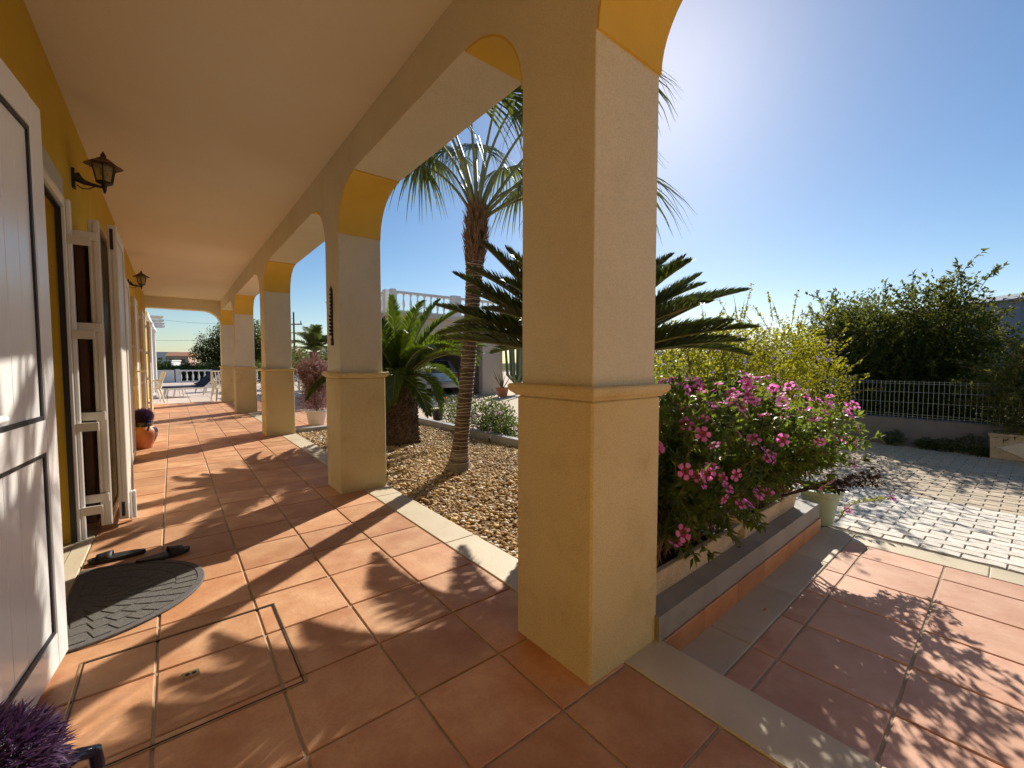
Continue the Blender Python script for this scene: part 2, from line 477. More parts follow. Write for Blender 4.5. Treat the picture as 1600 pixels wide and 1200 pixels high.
# ------------------------------------------------------------------ ground
struct(MB().add([(-1500, -1500, -0.32), (1500, -1500, -0.32), (1500, 1500, -0.32), (-1500, 1500, -0.32)], [(0, 1, 2, 3)]).build('ground', 'land'))
b = MB()
pts = []
for i in range(60):
    a = R(-30 + i * 4)
    h = 6 + 7 * math.sin(i * 0.7) + 5 * math.sin(i * 0.31 + 1)
    pts.append((900 * math.sin(a), 900 * math.cos(a), max(1.5, h)))
vs = [(x, y, -0.5) for x, y, h in pts] + [(x * 1.1, y * 1.1, h) for x, y, h in pts] + [(x * 1.3, y * 1.3, -0.5) for x, y, h in pts]
n = len(pts)
fs = []
for i in range(n - 1):
    fs += [(i, i + 1, n + i + 1, n + i), (n + i, n + i + 1, 2 * n + i + 1, 2 * n + i)]
struct(b.add(vs, fs).build('hills', 'hill'))

# corridor floor --------------------------------------------------
TP = 0.3555
floor = struct(MB().box(-0.52, 1.545, -9, 15.42, -0.30, -0.0065).build('floor', 'grout'))
XJ = [-0.435, -0.08, 0.275, 0.63, 0.98, 1.325]
YJ = [0.955 + TP * k for k in range(-12, 42)]
tile_cache = {}
def tile_obj(name, mat, x0, x1, y0, y1, z, par, g=0.0045, t=0.012, tilt=0.0016):
    key = (mat, round(x1 - x0, 3), round(y1 - y0, 3))
    if key not in tile_cache:
        w, d = (x1 - x0) / 2 - g, (y1 - y0) / 2 - g
        me = MB().bbox(-w, w, -d, d, -t, 0, 0.003).data('tile')
        me.materials.append(M[mat])
        tile_cache[key] = me
    o = link(name, tile_cache[key], None, par, loc=((x0 + x1) / 2, (y0 + y1) / 2, z + random.uniform(-0.0008, 0.0008)))
    o.rotation_euler = (random.uniform(-tilt, tilt), random.uniform(-tilt, tilt), random.uniform(-0.002, 0.002))
    return o
for i in range(5):
    for j in range(len(YJ) - 1):
        tile_obj('tile', 'tile', XJ[i], XJ[i + 1], YJ[j], YJ[j + 1], 0.0, floor)
for j in range(len(YJ) - 1):
    if YJ[j + 1] < 2.3 or YJ[j] > 3.9:
        tile_obj('tile', 'tile', -0.52, -0.435, YJ[j], YJ[j + 1], 0.0, floor)
y = -2.2
k = 0
SY = [-9, -6.8, -4.5, -2.2, -0.9, 0.25, 1.2, 2.35, 3.55, 4.7, 5.85, 7.0, 8.2, 9.4, 10.6, 11.8, 13.0, 14.2, 15.4]
for a, c in zip(SY[:-1], SY[1:]):
    MB().bbox(1.329, 1.555, a + 0.002, c - 0.002, -0.03, 0.002, 0.004).build('edge_stone', 'stone', floor)

# lower patio -----------------------------------------------------
PZ = -0.10
ang = R(1.6)
PM = Matrix.Translation((1.55, 0.95, 0)) @ Matrix.Rotation(ang, 4, 'Z')
patio = bpy.data.objects.new('patio', MB().box(0.0, 2.33, -10, 0.02, -0.30, PZ - 0.006).data('patio'))
patio.data.materials.append(M['grout'])
COL.objects.link(patio); patio.matrix_world = PM
struct(patio)
# local coordinates: u along +x from the pillar, v along y (negative toward the camera)
VJ = [-0.195 - 0.105, -0.3 - 0.37, -1.04, -1.41, -1.78, -2.15, -2.52, -2.89, -3.26, -3.63, -4.0]
UJ = [0.0, 0.04, 0.405, 0.775, 1.145, 1.515, 1.885, 2.12]
for i in range(len(UJ) - 1):
    for j in range(len(VJ) - 1):
        tile_obj('tile', 'patio_tile', UJ[i], UJ[i + 1], VJ[j + 1], VJ[j], PZ, patio, g=0.005)
    if i > 0:
        tile_obj('tile', 'patio_tile', UJ[i], UJ[i + 1], VJ[0], -0.195, PZ, patio, g=0.005)
for a, c in ((0.0, 0.42), (0.42, 1.02), (1.02, 1.62), (1.62, 2.32)):
    MB().bbox(a + 0.002, c - 0.002, -0.193, 0.0, PZ - 0.02, PZ + 0.001, 0.003).build('border_stone', 'stone_patio', patio)
for a, c in ((-4.2, -3.3), (-3.3, -2.4), (-2.4, -1.5), (-1.5, -0.85), (-0.85, -0.197)):
    MB().bbox(2.124, 2.32, a + 0.002, c - 0.002, PZ - 0.03, PZ + 0.001, 0.004).build('border_stone', 'stone', patio)
pz = MB().box(0.04, 2.12, -10, -4.005, PZ - 0.02, PZ, PM).build('patio_paving', 'patio_tile'); pz['kind'] = 'structure'
# riser under the terrace nosing
MB().box(1.5455, 1.549, -9, 0.94, -0.3, -0.032).build('riser', 'skirt_tile', floor)

# flower bed -------------------------------------------------------
bed = tag(MB().box(-0.02, 2.19, 0.0, 0.30, -0.30, 0.108, PM).build('bed_curb', 'grey'),
          'low grey painted curb wall carrying the two flower troughs beside the patio', 'curb')
for k in range(6):
    a = 0.0 + k * 0.365
    c = min(a + 0.362, 2.20)
    if c - a > 0.05:
        MB().bbox(a, c, -0.012, 0.0, PZ - 0.02, 0.0, 0.003, PM).build('skirting_tile', 'skirt_tile', bed)
curb2 = thing('garden_curb', 'grey concrete kerb on the far side of the gravel bed, driveway behind', 'curb')
for k in range(7):
    y0 = 1.0 + k * 1.0
    MB().bbox(3.75, 3.87, max(y0, 1.32) + 0.002, y0 + 0.998, -0.3, 0.075, 0.008).build('kerb_block', 'greycurb', curb2)
curb3 = thing('bed_end_curb', 'short grey kerb at the far end of the gravel bed below the white pot', 'curb')
for k in range(2):
    MB().bbox(1.56 + k * 1.16, 1.56 + k * 1.16 + 1.155, 7.95, 8.09, -0.3, 0.03, 0.006).build('kerb_block', 'greycurb', curb3)
struct(MB().box(1.556, 3.749, 1.29, 7.949, -0.3, -0.052).build('gravel_ground', 'gravelbed'))

# gravel: loose stones, uncountable
nS = 21000
ico = np.array([(0, 0, -1), (.724, -.526, -.447), (-.276, -.851, -.447), (-.894, 0, -.447), (-.276, .851, -.447), (.724, .526, -.447),
                (.276, -.851, .447), (-.724, -.526, .447), (-.724, .526, .447), (.276, .851, .447), (.894, 0, .447), (0, 0, 1)])
icf = np.array([(0, 1, 2), (1, 0, 5), (0, 2, 3), (0, 3, 4), (0, 4, 5), (1, 5, 10), (2, 1, 6), (3, 2, 7), (4, 3, 8), (5, 4, 9), (1, 10, 6),
                (2, 6, 7), (3, 7, 8), (4, 8, 9), (5, 9, 10), (6, 10, 11), (7, 6, 11), (8, 7, 11), (9, 8, 11), (10, 9, 11)])
px = rng.uniform(1.565, 3.74, nS); py = 1.3 + (6.63) * rng.uniform(0, 1, nS) ** 1.15
sz = rng.lognormal(math.log(0.0125), 0.30, nS)
sz[:260] *= 1.6
sc = np.stack([sz * rng.uniform(0.9, 1.5, nS), sz * rng.uniform(0.8, 1.1, nS), sz * rng.uniform(0.5, 0.85, nS)], 1)
an = rng.uniform(0, 2 * math.pi, nS); ti = rng.normal(0, 0.35, nS)
V = ico[None] * (1 + rng.normal(0, 0.13, (nS, 12, 1))) * sc[:, None, :]
x, yv, z = V[..., 0], V[..., 1], V[..., 2]
y2 = yv * np.cos(ti)[:, None] - z * np.sin(ti)[:, None]; z2 = yv * np.sin(ti)[:, None] + z * np.cos(ti)[:, None]
x3 = x * np.cos(an)[:, None] - y2 * np.sin(an)[:, None]; y3 = x * np.sin(an)[:, None] + y2 * np.cos(an)[:, None]
hum = -0.045 + 0.012 * np.sin(px * 3.1) * np.cos(py * 2.3) + rng.uniform(0, 0.018, nS)
V = np.stack([x3 + px[:, None], y3 + py[:, None], z2 + hum[:, None]], 2)
F = (icf[None] + (np.arange(nS) * 12)[:, None, None]).reshape(-1, 3)
gm = np_mesh('gravel', V.reshape(-1, 3), F)
m = bpy.data.materials.new('pebbles'); m.use_nodes = True
nt = m.node_tree; geo = N(nt, 'ShaderNodeNewGeometry'); cr = N(nt, 'ShaderNodeValToRGB')
cols = [(0.0, (0.34, 0.19, 0.055)), (0.3, (0.50, 0.31, 0.10)), (0.55, (0.60, 0.40, 0.16)), (0.75, (0.40, 0.26, 0.11)), (0.86, (0.66, 0.50, 0.28)), (0.94, (0.76, 0.71, 0.62)), (1.0, (0.80, 0.77, 0.71))]
e = cr.color_ramp.elements
while len(e) < len(cols): e.new(0.5)
for i, (p_, c_) in enumerate(cols): e[i].position = p_; e[i].color = rgba(c_)
nt.links.new(geo.outputs['Random Per Island'], cr.inputs[0])
nt.links.new(cr.outputs[0], nt.nodes['Principled BSDF'].inputs['Base Color'])
nt.nodes['Principled BSDF'].inputs['Roughness'].default_value = 0.75
M['pebbles'] = m
tag(link('gravel', gm, 'pebbles'), 'tan and white pebble gravel covering the palm bed', 'gravel', kind='stuff')
# driveway ---------------------------------------------------------
DZ = -0.12
drive = struct(MB().box(3.88, 60, -8, 60, -0.6, DZ - 0.008).build('driveway', 'joint'))
def paver_mesh(name, L_=0.2, W_=0.1, g=0.0035, wav=0.007):
    n = 8
    top = []; 
    for i in range(n + 1):
        t = i / n
        top.append((W_ / 2 - g + wav * math.sin(2 * math.pi * t), -L_ / 2 + g + t * (L_ - 2 * g)))
    for i in range(n, -1, -1):
        t = i / n
        top.append((-W_ / 2 + g + wav * math.sin(2 * math.pi * t), -L_ / 2 + g + t * (L_ - 2 * g)))
    k = len(top)
    ins = [(x * 0.93, y * 0.965, 0.0) for x, y in top]
    vs = [(x, y, -0.03) for x, y in top] + [(x, y, -0.005) for x, y in top] + ins
    fs = []
    for q in (0, k):
        for i in range(k):
            j = (i + 1) % k
            fs.append((q + i, q + j, q + k + j, q + k + i))
    h = n + 1
    for i in range(n):
        fs.append((2 * k + i, 2 * k + i + 1, 2 * k + k - 2 - i, 2 * k + k - 1 - i))
    return vs, fs
pv, pf = paver_mesh('p')
pv_a = np.array(pv)
meW = MB().add(pv, pf).data('paver'); meW.materials.append(M['paver_white'])
meT = MB().add(pv, pf).data('paver'); meT.materials.append(M['paver_tan'])
restW = MB(); restT = MB()
row = 0
x = 4.0
while x < 8.75:
    white = x < 5.44
    y0 = -3.2
    off = (row % 2) * 0.1
    ymax = 6.2 if not white else 6.2
    y = y0 + off
    while y < ymax:
        zj = DZ + random.uniform(-0.0018, 0.0018)
        near = (-0.35 < y < 1.25) and x < 7.3
        if near:
            o = link('paver', meW if white else meT, None, drive, loc=(x + 0.05, y, zj))
            o.rotation_euler = (random.uniform(-.008, .008), random.uniform(-.012, .012), random.uniform(-.012, .012))
        else:
            (restW if white else restT).add([(p[0] + x + 0.05, p[1] + y, p[2] + zj) for p in pv], pf)
        y += 0.2
    row += 1
    x += 0.1
restW.build('white_paving', 'paver_white', drive)['kind'] = 'stuff'
restT.build('tan_paving', 'paver_tan', drive)['kind'] = 'stuff'
struct(MB().box(4.0, 8.76, -9, -3.32, -0.3, DZ + 0.001).build('near_paving', 'paver_tan'))
# farther paving, too far to tell pieces apart
struct(MB().box(3.88, 40, 6.25, 50, -0.3, DZ + 0.001).build('far_paving', 'paver_tan'))
struct(MB().box(8.95, 60, -30, 6.2, -0.6, DZ - 0.004).build('garden_ground', 'land'))

# far terrace ------------------------------------------------------
terr = struct(MB().box(-9, 3.75, 15.43, 33.5, -0.3, -0.012).build('terrace', 'grout'))
for i in range(12):
    for j in range(22):
        tile_obj('paving_slab', 'terrace', -2.9 + i * 0.55, -2.9 + (i + 1) * 0.55, 15.45 + j * 0.8, 15.45 + (j + 1) * 0.8, -0.003, terr, g=0.006)
side = struct(MB().box(1.556, 3.87, 8.095, 15.42, -0.3, -0.012).build('side_terrace', 'grout'))
for i in range(6):
    for j in range(20):
        tile_obj('tile', 'tile', 1.56 + i * 0.384, 1.56 + (i + 1) * 0.384, 8.1 + j * 0.366, 8.1 + (j + 1) * 0.366, -0.002, side)

# ------------------------------------------------------------------ house
house = thing('house', 'yellow walled house with a cream arched veranda and square pillars', 'house')
WX = -0.52
OPEN = [(2.35, 3.84), (4.75, 6.1), (8.85, 10.2), (11.35, 12.7)]
OH = 2.115
b = MB()
ys = [-9.0] + [v for o in OPEN for v in o] + [15.4]
for a, c in zip(ys[0::2], ys[1::2]):
    b.box(WX - 0.3, WX, a, c, -0.1, 2.949)
for a, c in OPEN:
    b.box(WX - 0.3, WX, a, c, OH, 2.949)
b.build('wall', 'yellow', house)
MB().box(-7, -0.82, 15.1, 15.4, -0.1, 2.949).build('wall', 'yellow', house)
MB().box(-0.825, 1.146, -9.0, 15.43, 2.95, 3.12).build('ceiling', 'ceiling', house)
MB().box(-8, 1.56, -9.0, 15.48, 3.121, 3.36).build('roof_edge', 'plaster', house)
b = MB()   # room behind the open doorway
b.box(-4.1, -4.0, -0.5, 6.0, -0.1, 2.94); b.box(-4.0, -0.83, -0.6, -0.5, -0.1, 2.94); b.box(-4.0, -0.83, 4.4, 4.5, -0.1, 2.94)
b.box(-4.0, -0.83, -0.5, 4.4, 2.7, 2.8); b.box(-4.0, -0.83, -0.5, 4.4, -0.1, -0.01)
b.build('room_wall', 'room', house)
MB().box(-4.0, -0.52, 2.352, 3.838, -0.009, 0.0).build('threshold', 'stone', house)
MB().bbox(-0.519, -0.437, 2.32, 3.93, -0.02, 0.003, 0.003).build('threshold', 'stone', house)
MB().box(WX, WX + 0.008, 2.2, 3.98, 2.18, 2.33).build('door_surround', 'surround', house)
MB().box(WX, WX + 0.008, 2.2, 2.29, 0.0, 2.179).build('door_surround', 'surround', house)

PY = [-8.5, -5.2, -1.9, 0.97, 3.82, 7.60, 11.56, 15.02]
BX0, BX1 = 1.130, 1.545
SX0, SX1 = 1.146, 1.522
PW = 0.412
sp, so, aw = 2.27, 2.655, 0.43
def curve(n=14):
    return [(aw * (1 - math.cos(R(90) * i / n)), sp + (so - sp) * math.sin(R(90) * i / n)) for i in range(n + 1)]
for yk in PY:
    p = MB().prism([(SX0 + .003, yk + .014), (SX1 - .003, yk + .014), (SX1, yk + .017), (SX1, yk + PW - .017), (SX1 - .003, yk + PW - .014), (SX0 + .003, yk + PW - .014), (SX0, yk + PW - .017), (SX0, yk + .017)], 1.06, 2.262, 'z').box(SX0, SX1, yk + 0.014, yk + PW - 0.014, 2.262, 2.949).build('pillar', 'plaster', house)
    MB().bbox(BX0, BX1, yk, yk + PW, -0.05, 1.018, 0.008).build('pillar_base', 'plaster_base', p)
    b = MB()
    prof = [(0.003, 1.018), (0.010, 1.026), (0.021, 1.034), (0.028, 1.046), (0.028, 1.060), (0.023, 1.066), (0.0, 1.068)]
    vs = []; fs = []
    for d, z in prof:
        vs += [(BX0 - d, yk - d, z), (BX1 + d, yk - d, z), (BX1 + d, yk + PW + d, z), (BX0 - d, yk + PW + d, z)]
    for i in range(len(prof) - 1):
        for q in range(4):
            fs.append((i * 4 + q, i * 4 + (q + 1) % 4, i * 4 + 4 + (q + 1) % 4, i * 4 + 4 + q))
    fs.append((3, 2, 1, 0)); t = (len(prof) - 1) * 4; fs.append((t, t + 1, t + 2, t + 3))
    b.add(vs, fs).build('ledge', 'plaster_base', p)
cv = curve()
beam = MB()
for k in range(len(PY) - 1):
    ya = PY[k] + PW - 0.014; yb = PY[k + 1] + 0.014
    top = 2.949
    prof = [(ya + a, z) for a, z in cv] + [(yb - a, z) for a, z in reversed(cv)]
    n = len(prof)
    for xx, flip in ((SX0, False), (SX1, True)):
        vs = [(xx, p[0], p[1]) for p in prof] + [(xx, p[0], top) for p in prof]
        fs = [(i, i + 1, n + i + 1, n + i) for i in range(n - 1)]
        if flip: fs = [tuple(reversed(f)) for f in fs]
        beam.add(vs, fs)
    vs = [(SX0, p[0], p[1]) for p in prof] + [(SX1, p[0], p[1]) for p in prof]
    beam.add(vs, [(i, n + i, n + i + 1, i + 1) for i in range(n - 1)])
    for sgn, y0 in ((1, ya), (-1, yb)):
        t = 0.011
        inner = [(y0 + sgn * a, z) for a, z in cv]
        outer = []
        for i, (a, z) in enumerate(cv):
            th = R(90) * i / (len(cv) - 1)
            nx, nz = math.cos(th), -math.sin(th)
            outer.append((y0 + sgn * (a + t * nx), z + t * nz))
        m_ = len(inner)
        vs = []
        for xx in (SX0 + 0.002, SX1 - 0.002):
            vs += [(xx, p[0], p[1]) for p in inner] + [(xx, p[0], p[1]) for p in outer]
        fs = []
        for i in range(m_ - 1):
            fs.append((m_ + i, m_ + i + 1, 3 * m_ + i + 1, 3 * m_ + i))
            fs.append((i, i + 1, m_ + i + 1, m_ + i))
            fs.append((2 * m_ + i, 3 * m_ + i, 3 * m_ + i + 1, 2 * m_ + i + 1))
        fs.append((0, m_, 3 * m_, 2 * m_)); fs.append((m_ - 1, 3 * m_ - 1, 4 * m_ - 1, 2 * m_ - 1))
        MB().add(vs, fs).build('arch_band', 'yellow_band', house, smooth=True)
beam.build('arcade_beam', 'plaster', house, smooth=True)
# arch across the far end of the veranda
b = MB()
ya, yb = 15.03, 15.41
prof = [(WX, 2.655)] + [(SX0 - a, z) for a, z in reversed(cv)]
n = len(prof)
for yy, flip in ((ya, True), (yb, False)):
    vs = [(p[0], yy, p[1]) for p in prof] + [(p[0], yy, 2.949) for p in prof]
    fs = [(i, i + 1, n + i + 1, n + i) for i in range(n - 1)]
    b.add(vs, [tuple(reversed(f)) for f in fs] if not flip else fs)
vs = [(p[0], ya, p[1]) for p in prof] + [(p[0], yb, p[1]) for p in prof]
b.add(vs, [(i, i + 1, n + i + 1, n + i) for i in range(n - 1)])
b.build('end_arch', 'plaster', house, smooth=True)

# frames and panes of the farther openings
for a, c in OPEN[1:]:
    w = MB().box(WX - 0.10, WX - 0.04, a + 0.001, a + 0.07, 0.0, OH - 0.001).box(WX - 0.10, WX - 0.04, c - 0.07, c - 0.001, 0, OH - 0.001) \
        .box(WX - 0.10, WX - 0.04, a + 0.071, c - 0.071, OH - 0.07, OH - 0.001).box(WX - 0.10, WX - 0.04, (a + c) / 2 - 0.05, (a + c) / 2 + 0.05, 0, OH - 0.071).build('window', 'shutter', house)
    MB().box(WX - 0.08, WX - 0.07, a + 0.072, (a + c) / 2 - 0.051, 0.02, OH - 0.072).build('pane', 'glassdark', w)
    MB().box(WX - 0.08, WX - 0.07, (a + c) / 2 + 0.051, c - 0.072, 0.02, OH - 0.072).build('pane', 'glassdark', w)

# door frame of the open doorway
fr = MB()
fr.bbox(WX - 0.02, WX + 0.028, 3.842, 3.905, 0.004, 2.176, 0.004)
fr.bbox(WX + 0.0285, WX + 0.05, 3.862, 3.905, 0.004, 2.176, 0.004)
fr.box(WX - 0.02, WX + 0.028, 2.29, 3.841, 2.117, 2.176)
f_o = fr.build('door_frame', 'pvc', house)
MB().box(WX - 0.015, WX + 0.012, 3.829, 3.8405, 0.005, 2.115).build('gasket', 'gasket', f_o)
MB().box(WX - 0.015, WX + 0.012, 2.30, 3.8285, 2.103, 2.1155).build('gasket', 'gasket', f_o)
for z in (1.93, 1.335, 0.74, 0.19):
    MB().bbox(WX + 0.029, WX + 0.135, 3.845, 3.861, z - 0.03, z + 0.025, 0.003).build('hinge_arm', 'shutter', f_o)

# big white door leaf standing open beside the camera
dm = Matrix.Translation((-0.351, 2.352, 0)) @ Matrix.Rotation(R(-5.5), 4, 'Z')
# local: y runs from 0 (visible edge) to -0.98, x from 0 (face) to -0.06
DW = 0.98
d = MB()
d.bbox(-0.06, 0, -0.105, 0.0, 0.03, 2.085, 0.004, dm)
d.bbox(-0.06, 0, -DW, -DW + 0.105, 0.03, 2.085, 0.004, dm)
for z0, z1 in ((0.03, 0.15), (0.83, 0.945), (1.975, 2.085)):
    d.box(-0.058, -0.0005, -DW + 0.1052, -0.1052, z0, z1, dm)
door = d.build('door', 'pvc', house)
for z0, z1 in ((0.15, 0.83), (0.945, 1.975)):
    g = MB()
    w = 0.016
    g.box(-0.045, -0.004, -0.105 - w, -0.1053, z0 + 0.0002, z1 - 0.0002, dm); g.box(-0.045, -0.004, -DW + 0.1053, -DW + 0.105 + w, z0 + 0.0002, z1 - 0.0002, dm)
    g.box(-0.045, -0.004, -DW + 0.105 + w, -0.105 - w, z0 + 0.0002, z0 + w, dm); g.box(-0.045, -0.004, -DW + 0.105 + w, -0.105 - w, z1 - w, z1 - 0.0002, dm)
    g.build('gasket', 'gasket', door)
    y0 = -DW + 0.105 + w; span = DW - 0.21 - 2 * w
    nb = 7
    for k in range(nb):
        MB().bbox(-0.04, -0.010, y0 + k * span / nb + 0.0008, y0 + (k + 1) * span / nb - 0.0008, z0 + w, z1 - w, 0.0015, dm).build('panel_board', 'pvc', door)
hb = MB()
hb.tube([dm @ Vector((0.0, -0.90, 1.0)), dm @ Vector((0.05, -0.90, 1.0)), dm @ Vector((0.055, -0.87, 1.0)), dm @ Vector((0.055, -0.62, 1.0))], [0.013, 0.013, 0.013, 0.011], 10)
hb.build('handle', 'pvc', door, True)

# shutters folded open beside the doors
def shutter_leaf(x0, x1, y0, y1, mat='shutter', arms=True, zt=2.10, side=-1, lever=False):
    b = MB()
    t = 0.05
    for (a, c) in ((y0, y0 + t), (y1 - t, y1)):
        b.bbox(x0, x1, a, c, 0.045, zt, 0.003)
        xm = (x0 + x1) / 2
    b.box(x0 + 0.002, x1 - 0.002, y0 + t, y1 - t, 0.05, 0.13)
    b.box(x0 + 0.002, x1 - 0.002, y0 + t, y1 - t, zt - 0.08, zt - 0.005)
    # proud fillets on the edge seen from the front
    w = (x1 - x0)
    b.box(x0 + w * 0.12, x0 + w * 0.32, y0 - 0.006, y0 - 0.0005, 0.06, zt - 0.015)
    b.box(x0 + w * 0.52, x0 + w * 0.92, y0 - 0.010, y0 - 0.0005, 0.06, zt - 0.015)
    o = b.build('shutter', mat, house)
    nb = 4
    for k in range(nb):
        a = y0 + t + k * (y1 - y0 - 2 * t) / nb; c = a + (y1 - y0 - 2 * t) / nb
        MB().bbox(x0 + 0.012, x1 - 0.010, a + 0.001, c - 0.001, 0.131, zt - 0.081, 0.002).build('panel_board', mat, o)
    if arms:
        for z in (1.985, 1.39, 0.80, 0.245):
            MB().bbox(x0 - 0.075, x1 - 0.008, y0 - 0.028, y0 - 0.012, z - 0.03, z + 0.025, 0.003).build('hinge_arm', 'shutter', o)
    if lever:
        hb = MB().bbox(x1 - 0.03, x1 - 0.002, y0 - 0.03, y0 - 0.011, 0.92, 1.10, 0.004).bbox(x1 - 0.02, x1 + 0.10, y0 - 0.055, y0 - 0.031, 1.02, 1.045, 0.005)
        hb.build('handle', 'whiteplastic', o)
    return o
shutter_leaf(-0.408, -0.352, 3.965, 4.55)
s = shutter_leaf(-0.322, -0.272, 4.045, 4.63, arms=False)
MB().bbox(-0.255, -0.235, 4.12, 4.16, 0.02, 0.22, 0.004).bbox(-0.27, -0.257, 4.10, 4.15, 0.02, 0.225, 0.004).build('bottom_guide', 'whiteplastic', s)
MB().bbox(-0.308, -0.29, 4.032, 4.0345, 1.93, 2.07, 0.001).build('latch_slot', 'black', s)
MB().bbox(-0.308, -0.29, 4.032, 4.0345, 0.07, 0.17, 0.001).build('latch_slot', 'black', s)
MB().bbox(-0.49, -0.43, 4.05, 4.6, 0.05, 2.03, 0.01).build('inner_shutter', 'brownwood', house)
shutter_leaf(-0.415, -0.37, 6.27, 6.86)
shutter_leaf(-0.475, -0.43, 6.33, 6.90, arms=False, lever=False)
shutter_leaf(-0.43, -0.385, 8.15, 8.75, lever=True)
shutter_leaf(-0.43, -0.385, 10.3, 10.9)
shutter_leaf(-0.44, -0.40, 11.0, 11.3, arms=False)
shutter_leaf(-0.42, -0.38, 12.8, 13.4)

# ------------------------------------------------------------------ wall lanterns
def lantern(y, z, label):
    t = thing('wall_lantern', label, 'lantern', (WX, y, z), 0, 'lanterns on the veranda wall')
    b = MB()
    b.prism([(-0.028, -0.085), (0.028, -0.085), (0.034, -0.06), (0.034, 0.045), (0.018, 0.085), (-0.018, 0.085), (-0.034, 0.045), (-0.034, -0.06)], 0.0005, 0.022, 'x')
    b.build('wall_plate', 'iron', t)
    t.scale = (0.83, 0.83, 0.83)
    b = MB().tube([(0.02, 0, 0.03), (0.045, 0, 0.0), (0.08, 0, -0.02), (0.14, 0, -0.028), (0.20, 0, -0.032)], [0.04, 0.03, 0.02, 0.014, 0.012], 10)
    b.tube([(0.03, 0, -0.05), (0.06, 0, -0.075), (0.10, 0, -0.07), (0.14, 0, -0.04)], 0.005, 6)
    b.build('arm', 'iron', t, True)
    cx = 0.205
    MB().lathe([(0.004, -0.085), (0.014, -0.055), (0.016, -0.03), (0.022, -0.012), (0.05, 0.0), (0.062, 0.012)], 12, (cx, 0, 0)).build('finial', 'iron', t, True)
    z0, z1, r0, r1 = 0.012, 0.155, 0.058, 0.085
    b = MB()
    for k in range(6):
        a = R(60 * k + 30)
        b.tube([(cx + r0 * math.cos(a), r0 * math.sin(a), z0), (cx + r1 * math.cos(a), r1 * math.sin(a), z1)], 0.0055, 6)
        a2 = R(60 * k + 90)
        for r_, z_ in ((r0, z0), (r1, z1)):
            b.tube([(cx + r_ * math.cos(a), r_ * math.sin(a), z_), (cx + r_ * math.cos(a2), r_ * math.sin(a2), z_)], 0.005, 6)
    b.build('cage', 'iron', t)
    for k in range(6):
        a, a2 = R(60 * k + 30), R(60 * k + 90)
        q = []
        for s_ in (0.97, 0.94):
            q += [(cx + r0 * s_ * math.cos(a), r0 * s_ * math.sin(a), z0 + .004), (cx + r0 * s_ * math.cos(a2), r0 * s_ * math.sin(a2), z0 + .004),
                  (cx + r1 * s_ * math.cos(a2), r1 * s_ * math.sin(a2), z1 - .004), (cx + r1 * s_ * math.cos(a), r1 * s_ * math.sin(a), z1 - .004)]
        MB().add(q, [(0, 1, 2, 3), (7, 6, 5, 4)]).build('pane', 'lampglass_t', t)
    MB().lathe([(0.135, 0.150), (0.128, 0.162), (0.085, 0.185), (0.05, 0.215), (0.02, 0.232), (0.018, 0.24), (0.02, 0.25), (0.008, 0.272), (0.001, 0.285)], 6, (cx, 0, 0)).build('lantern_roof', 'bronze', t)
    MB().lathe([(0.016, 0.02), (0.016, 0.06), (0.03, 0.085), (0.03, 0.11), (0.012, 0.13)], 10, (cx, 0, 0)).build('bulb', 'lampglass', t, True)
m = bpy.data.materials.new('lantern_pane'); m.use_nodes = True
bs = m.node_tree.nodes['Principled BSDF']
bs.inputs['Base Color'].default_value = (0.75, 0.68, 0.45, 1); bs.inputs['Roughness'].default_value = 0.2; bs.inputs['Transmission Weight'].default_value = 0.75; bs.inputs['IOR'].default_value = 1.05
M['lampglass_t'] = m
lantern(4.40, 2.475, 'black iron wall lantern close to the camera, above the open white door')
lantern(9.35, 2.44, 'smaller looking black iron wall lantern farther along, near the end arch')

# ------------------------------------------------------------------ small things on the veranda floor
# hatch cover in the tiles
t = thing('floor_hatch', 'tiled access hatch in the veranda floor with a thin dark metal rim', 'hatch', (0.02, 1.94, 0))
b = MB()
X0, X1, Y0, Y1 = -0.32, 0.32, -0.31, 0.315
for off, w in ((0.0, 0.0045),):
    b.box(X0, X0 + w, Y0, Y1, -0.005, 0.0022).box(X1 - w, X1, Y0, Y1, -0.005, 0.0022).box(X0 + w, X1 - w, Y0, Y0 + w, -0.005, 0.0022).box(X0 + w, X1 - w, Y1 - w, Y1, -0.005, 0.0022)
b.build('gap', 'gasket', t)
b = MB()
o_ = 0.005; w = 0.0045
b.box(X0 - o_ - w, X0 - o_, Y0 - o_ - w, Y1 + o_ + w, -0.005, 0.0032).box(X1 + o_, X1 + o_ + w, Y0 - o_ - w, Y1 + o_ + w, -0.005, 0.0032)
b.box(X0 - o_, X1 + o_, Y0 - o_ - w, Y0 - o_, -0.005, 0.0032).box(X0 - o_, X1 + o_, Y1 + o_, Y1 + o_ + w, -0.005, 0.0032)
b.build('rim', 'brass', t)
MB().bbox(-0.028, 0.028, -0.030, 0.010, 0.0005, 0.0035, 0.002).build('lifting_plate', 'brass', t)
for dx in (-0.010, 0.010):
    MB().lathe([(0.0075, 0), (0.0075, 0.0012)], 12, (dx, -0.010, 0.0036)).build('lifting_hole', 'black', t)

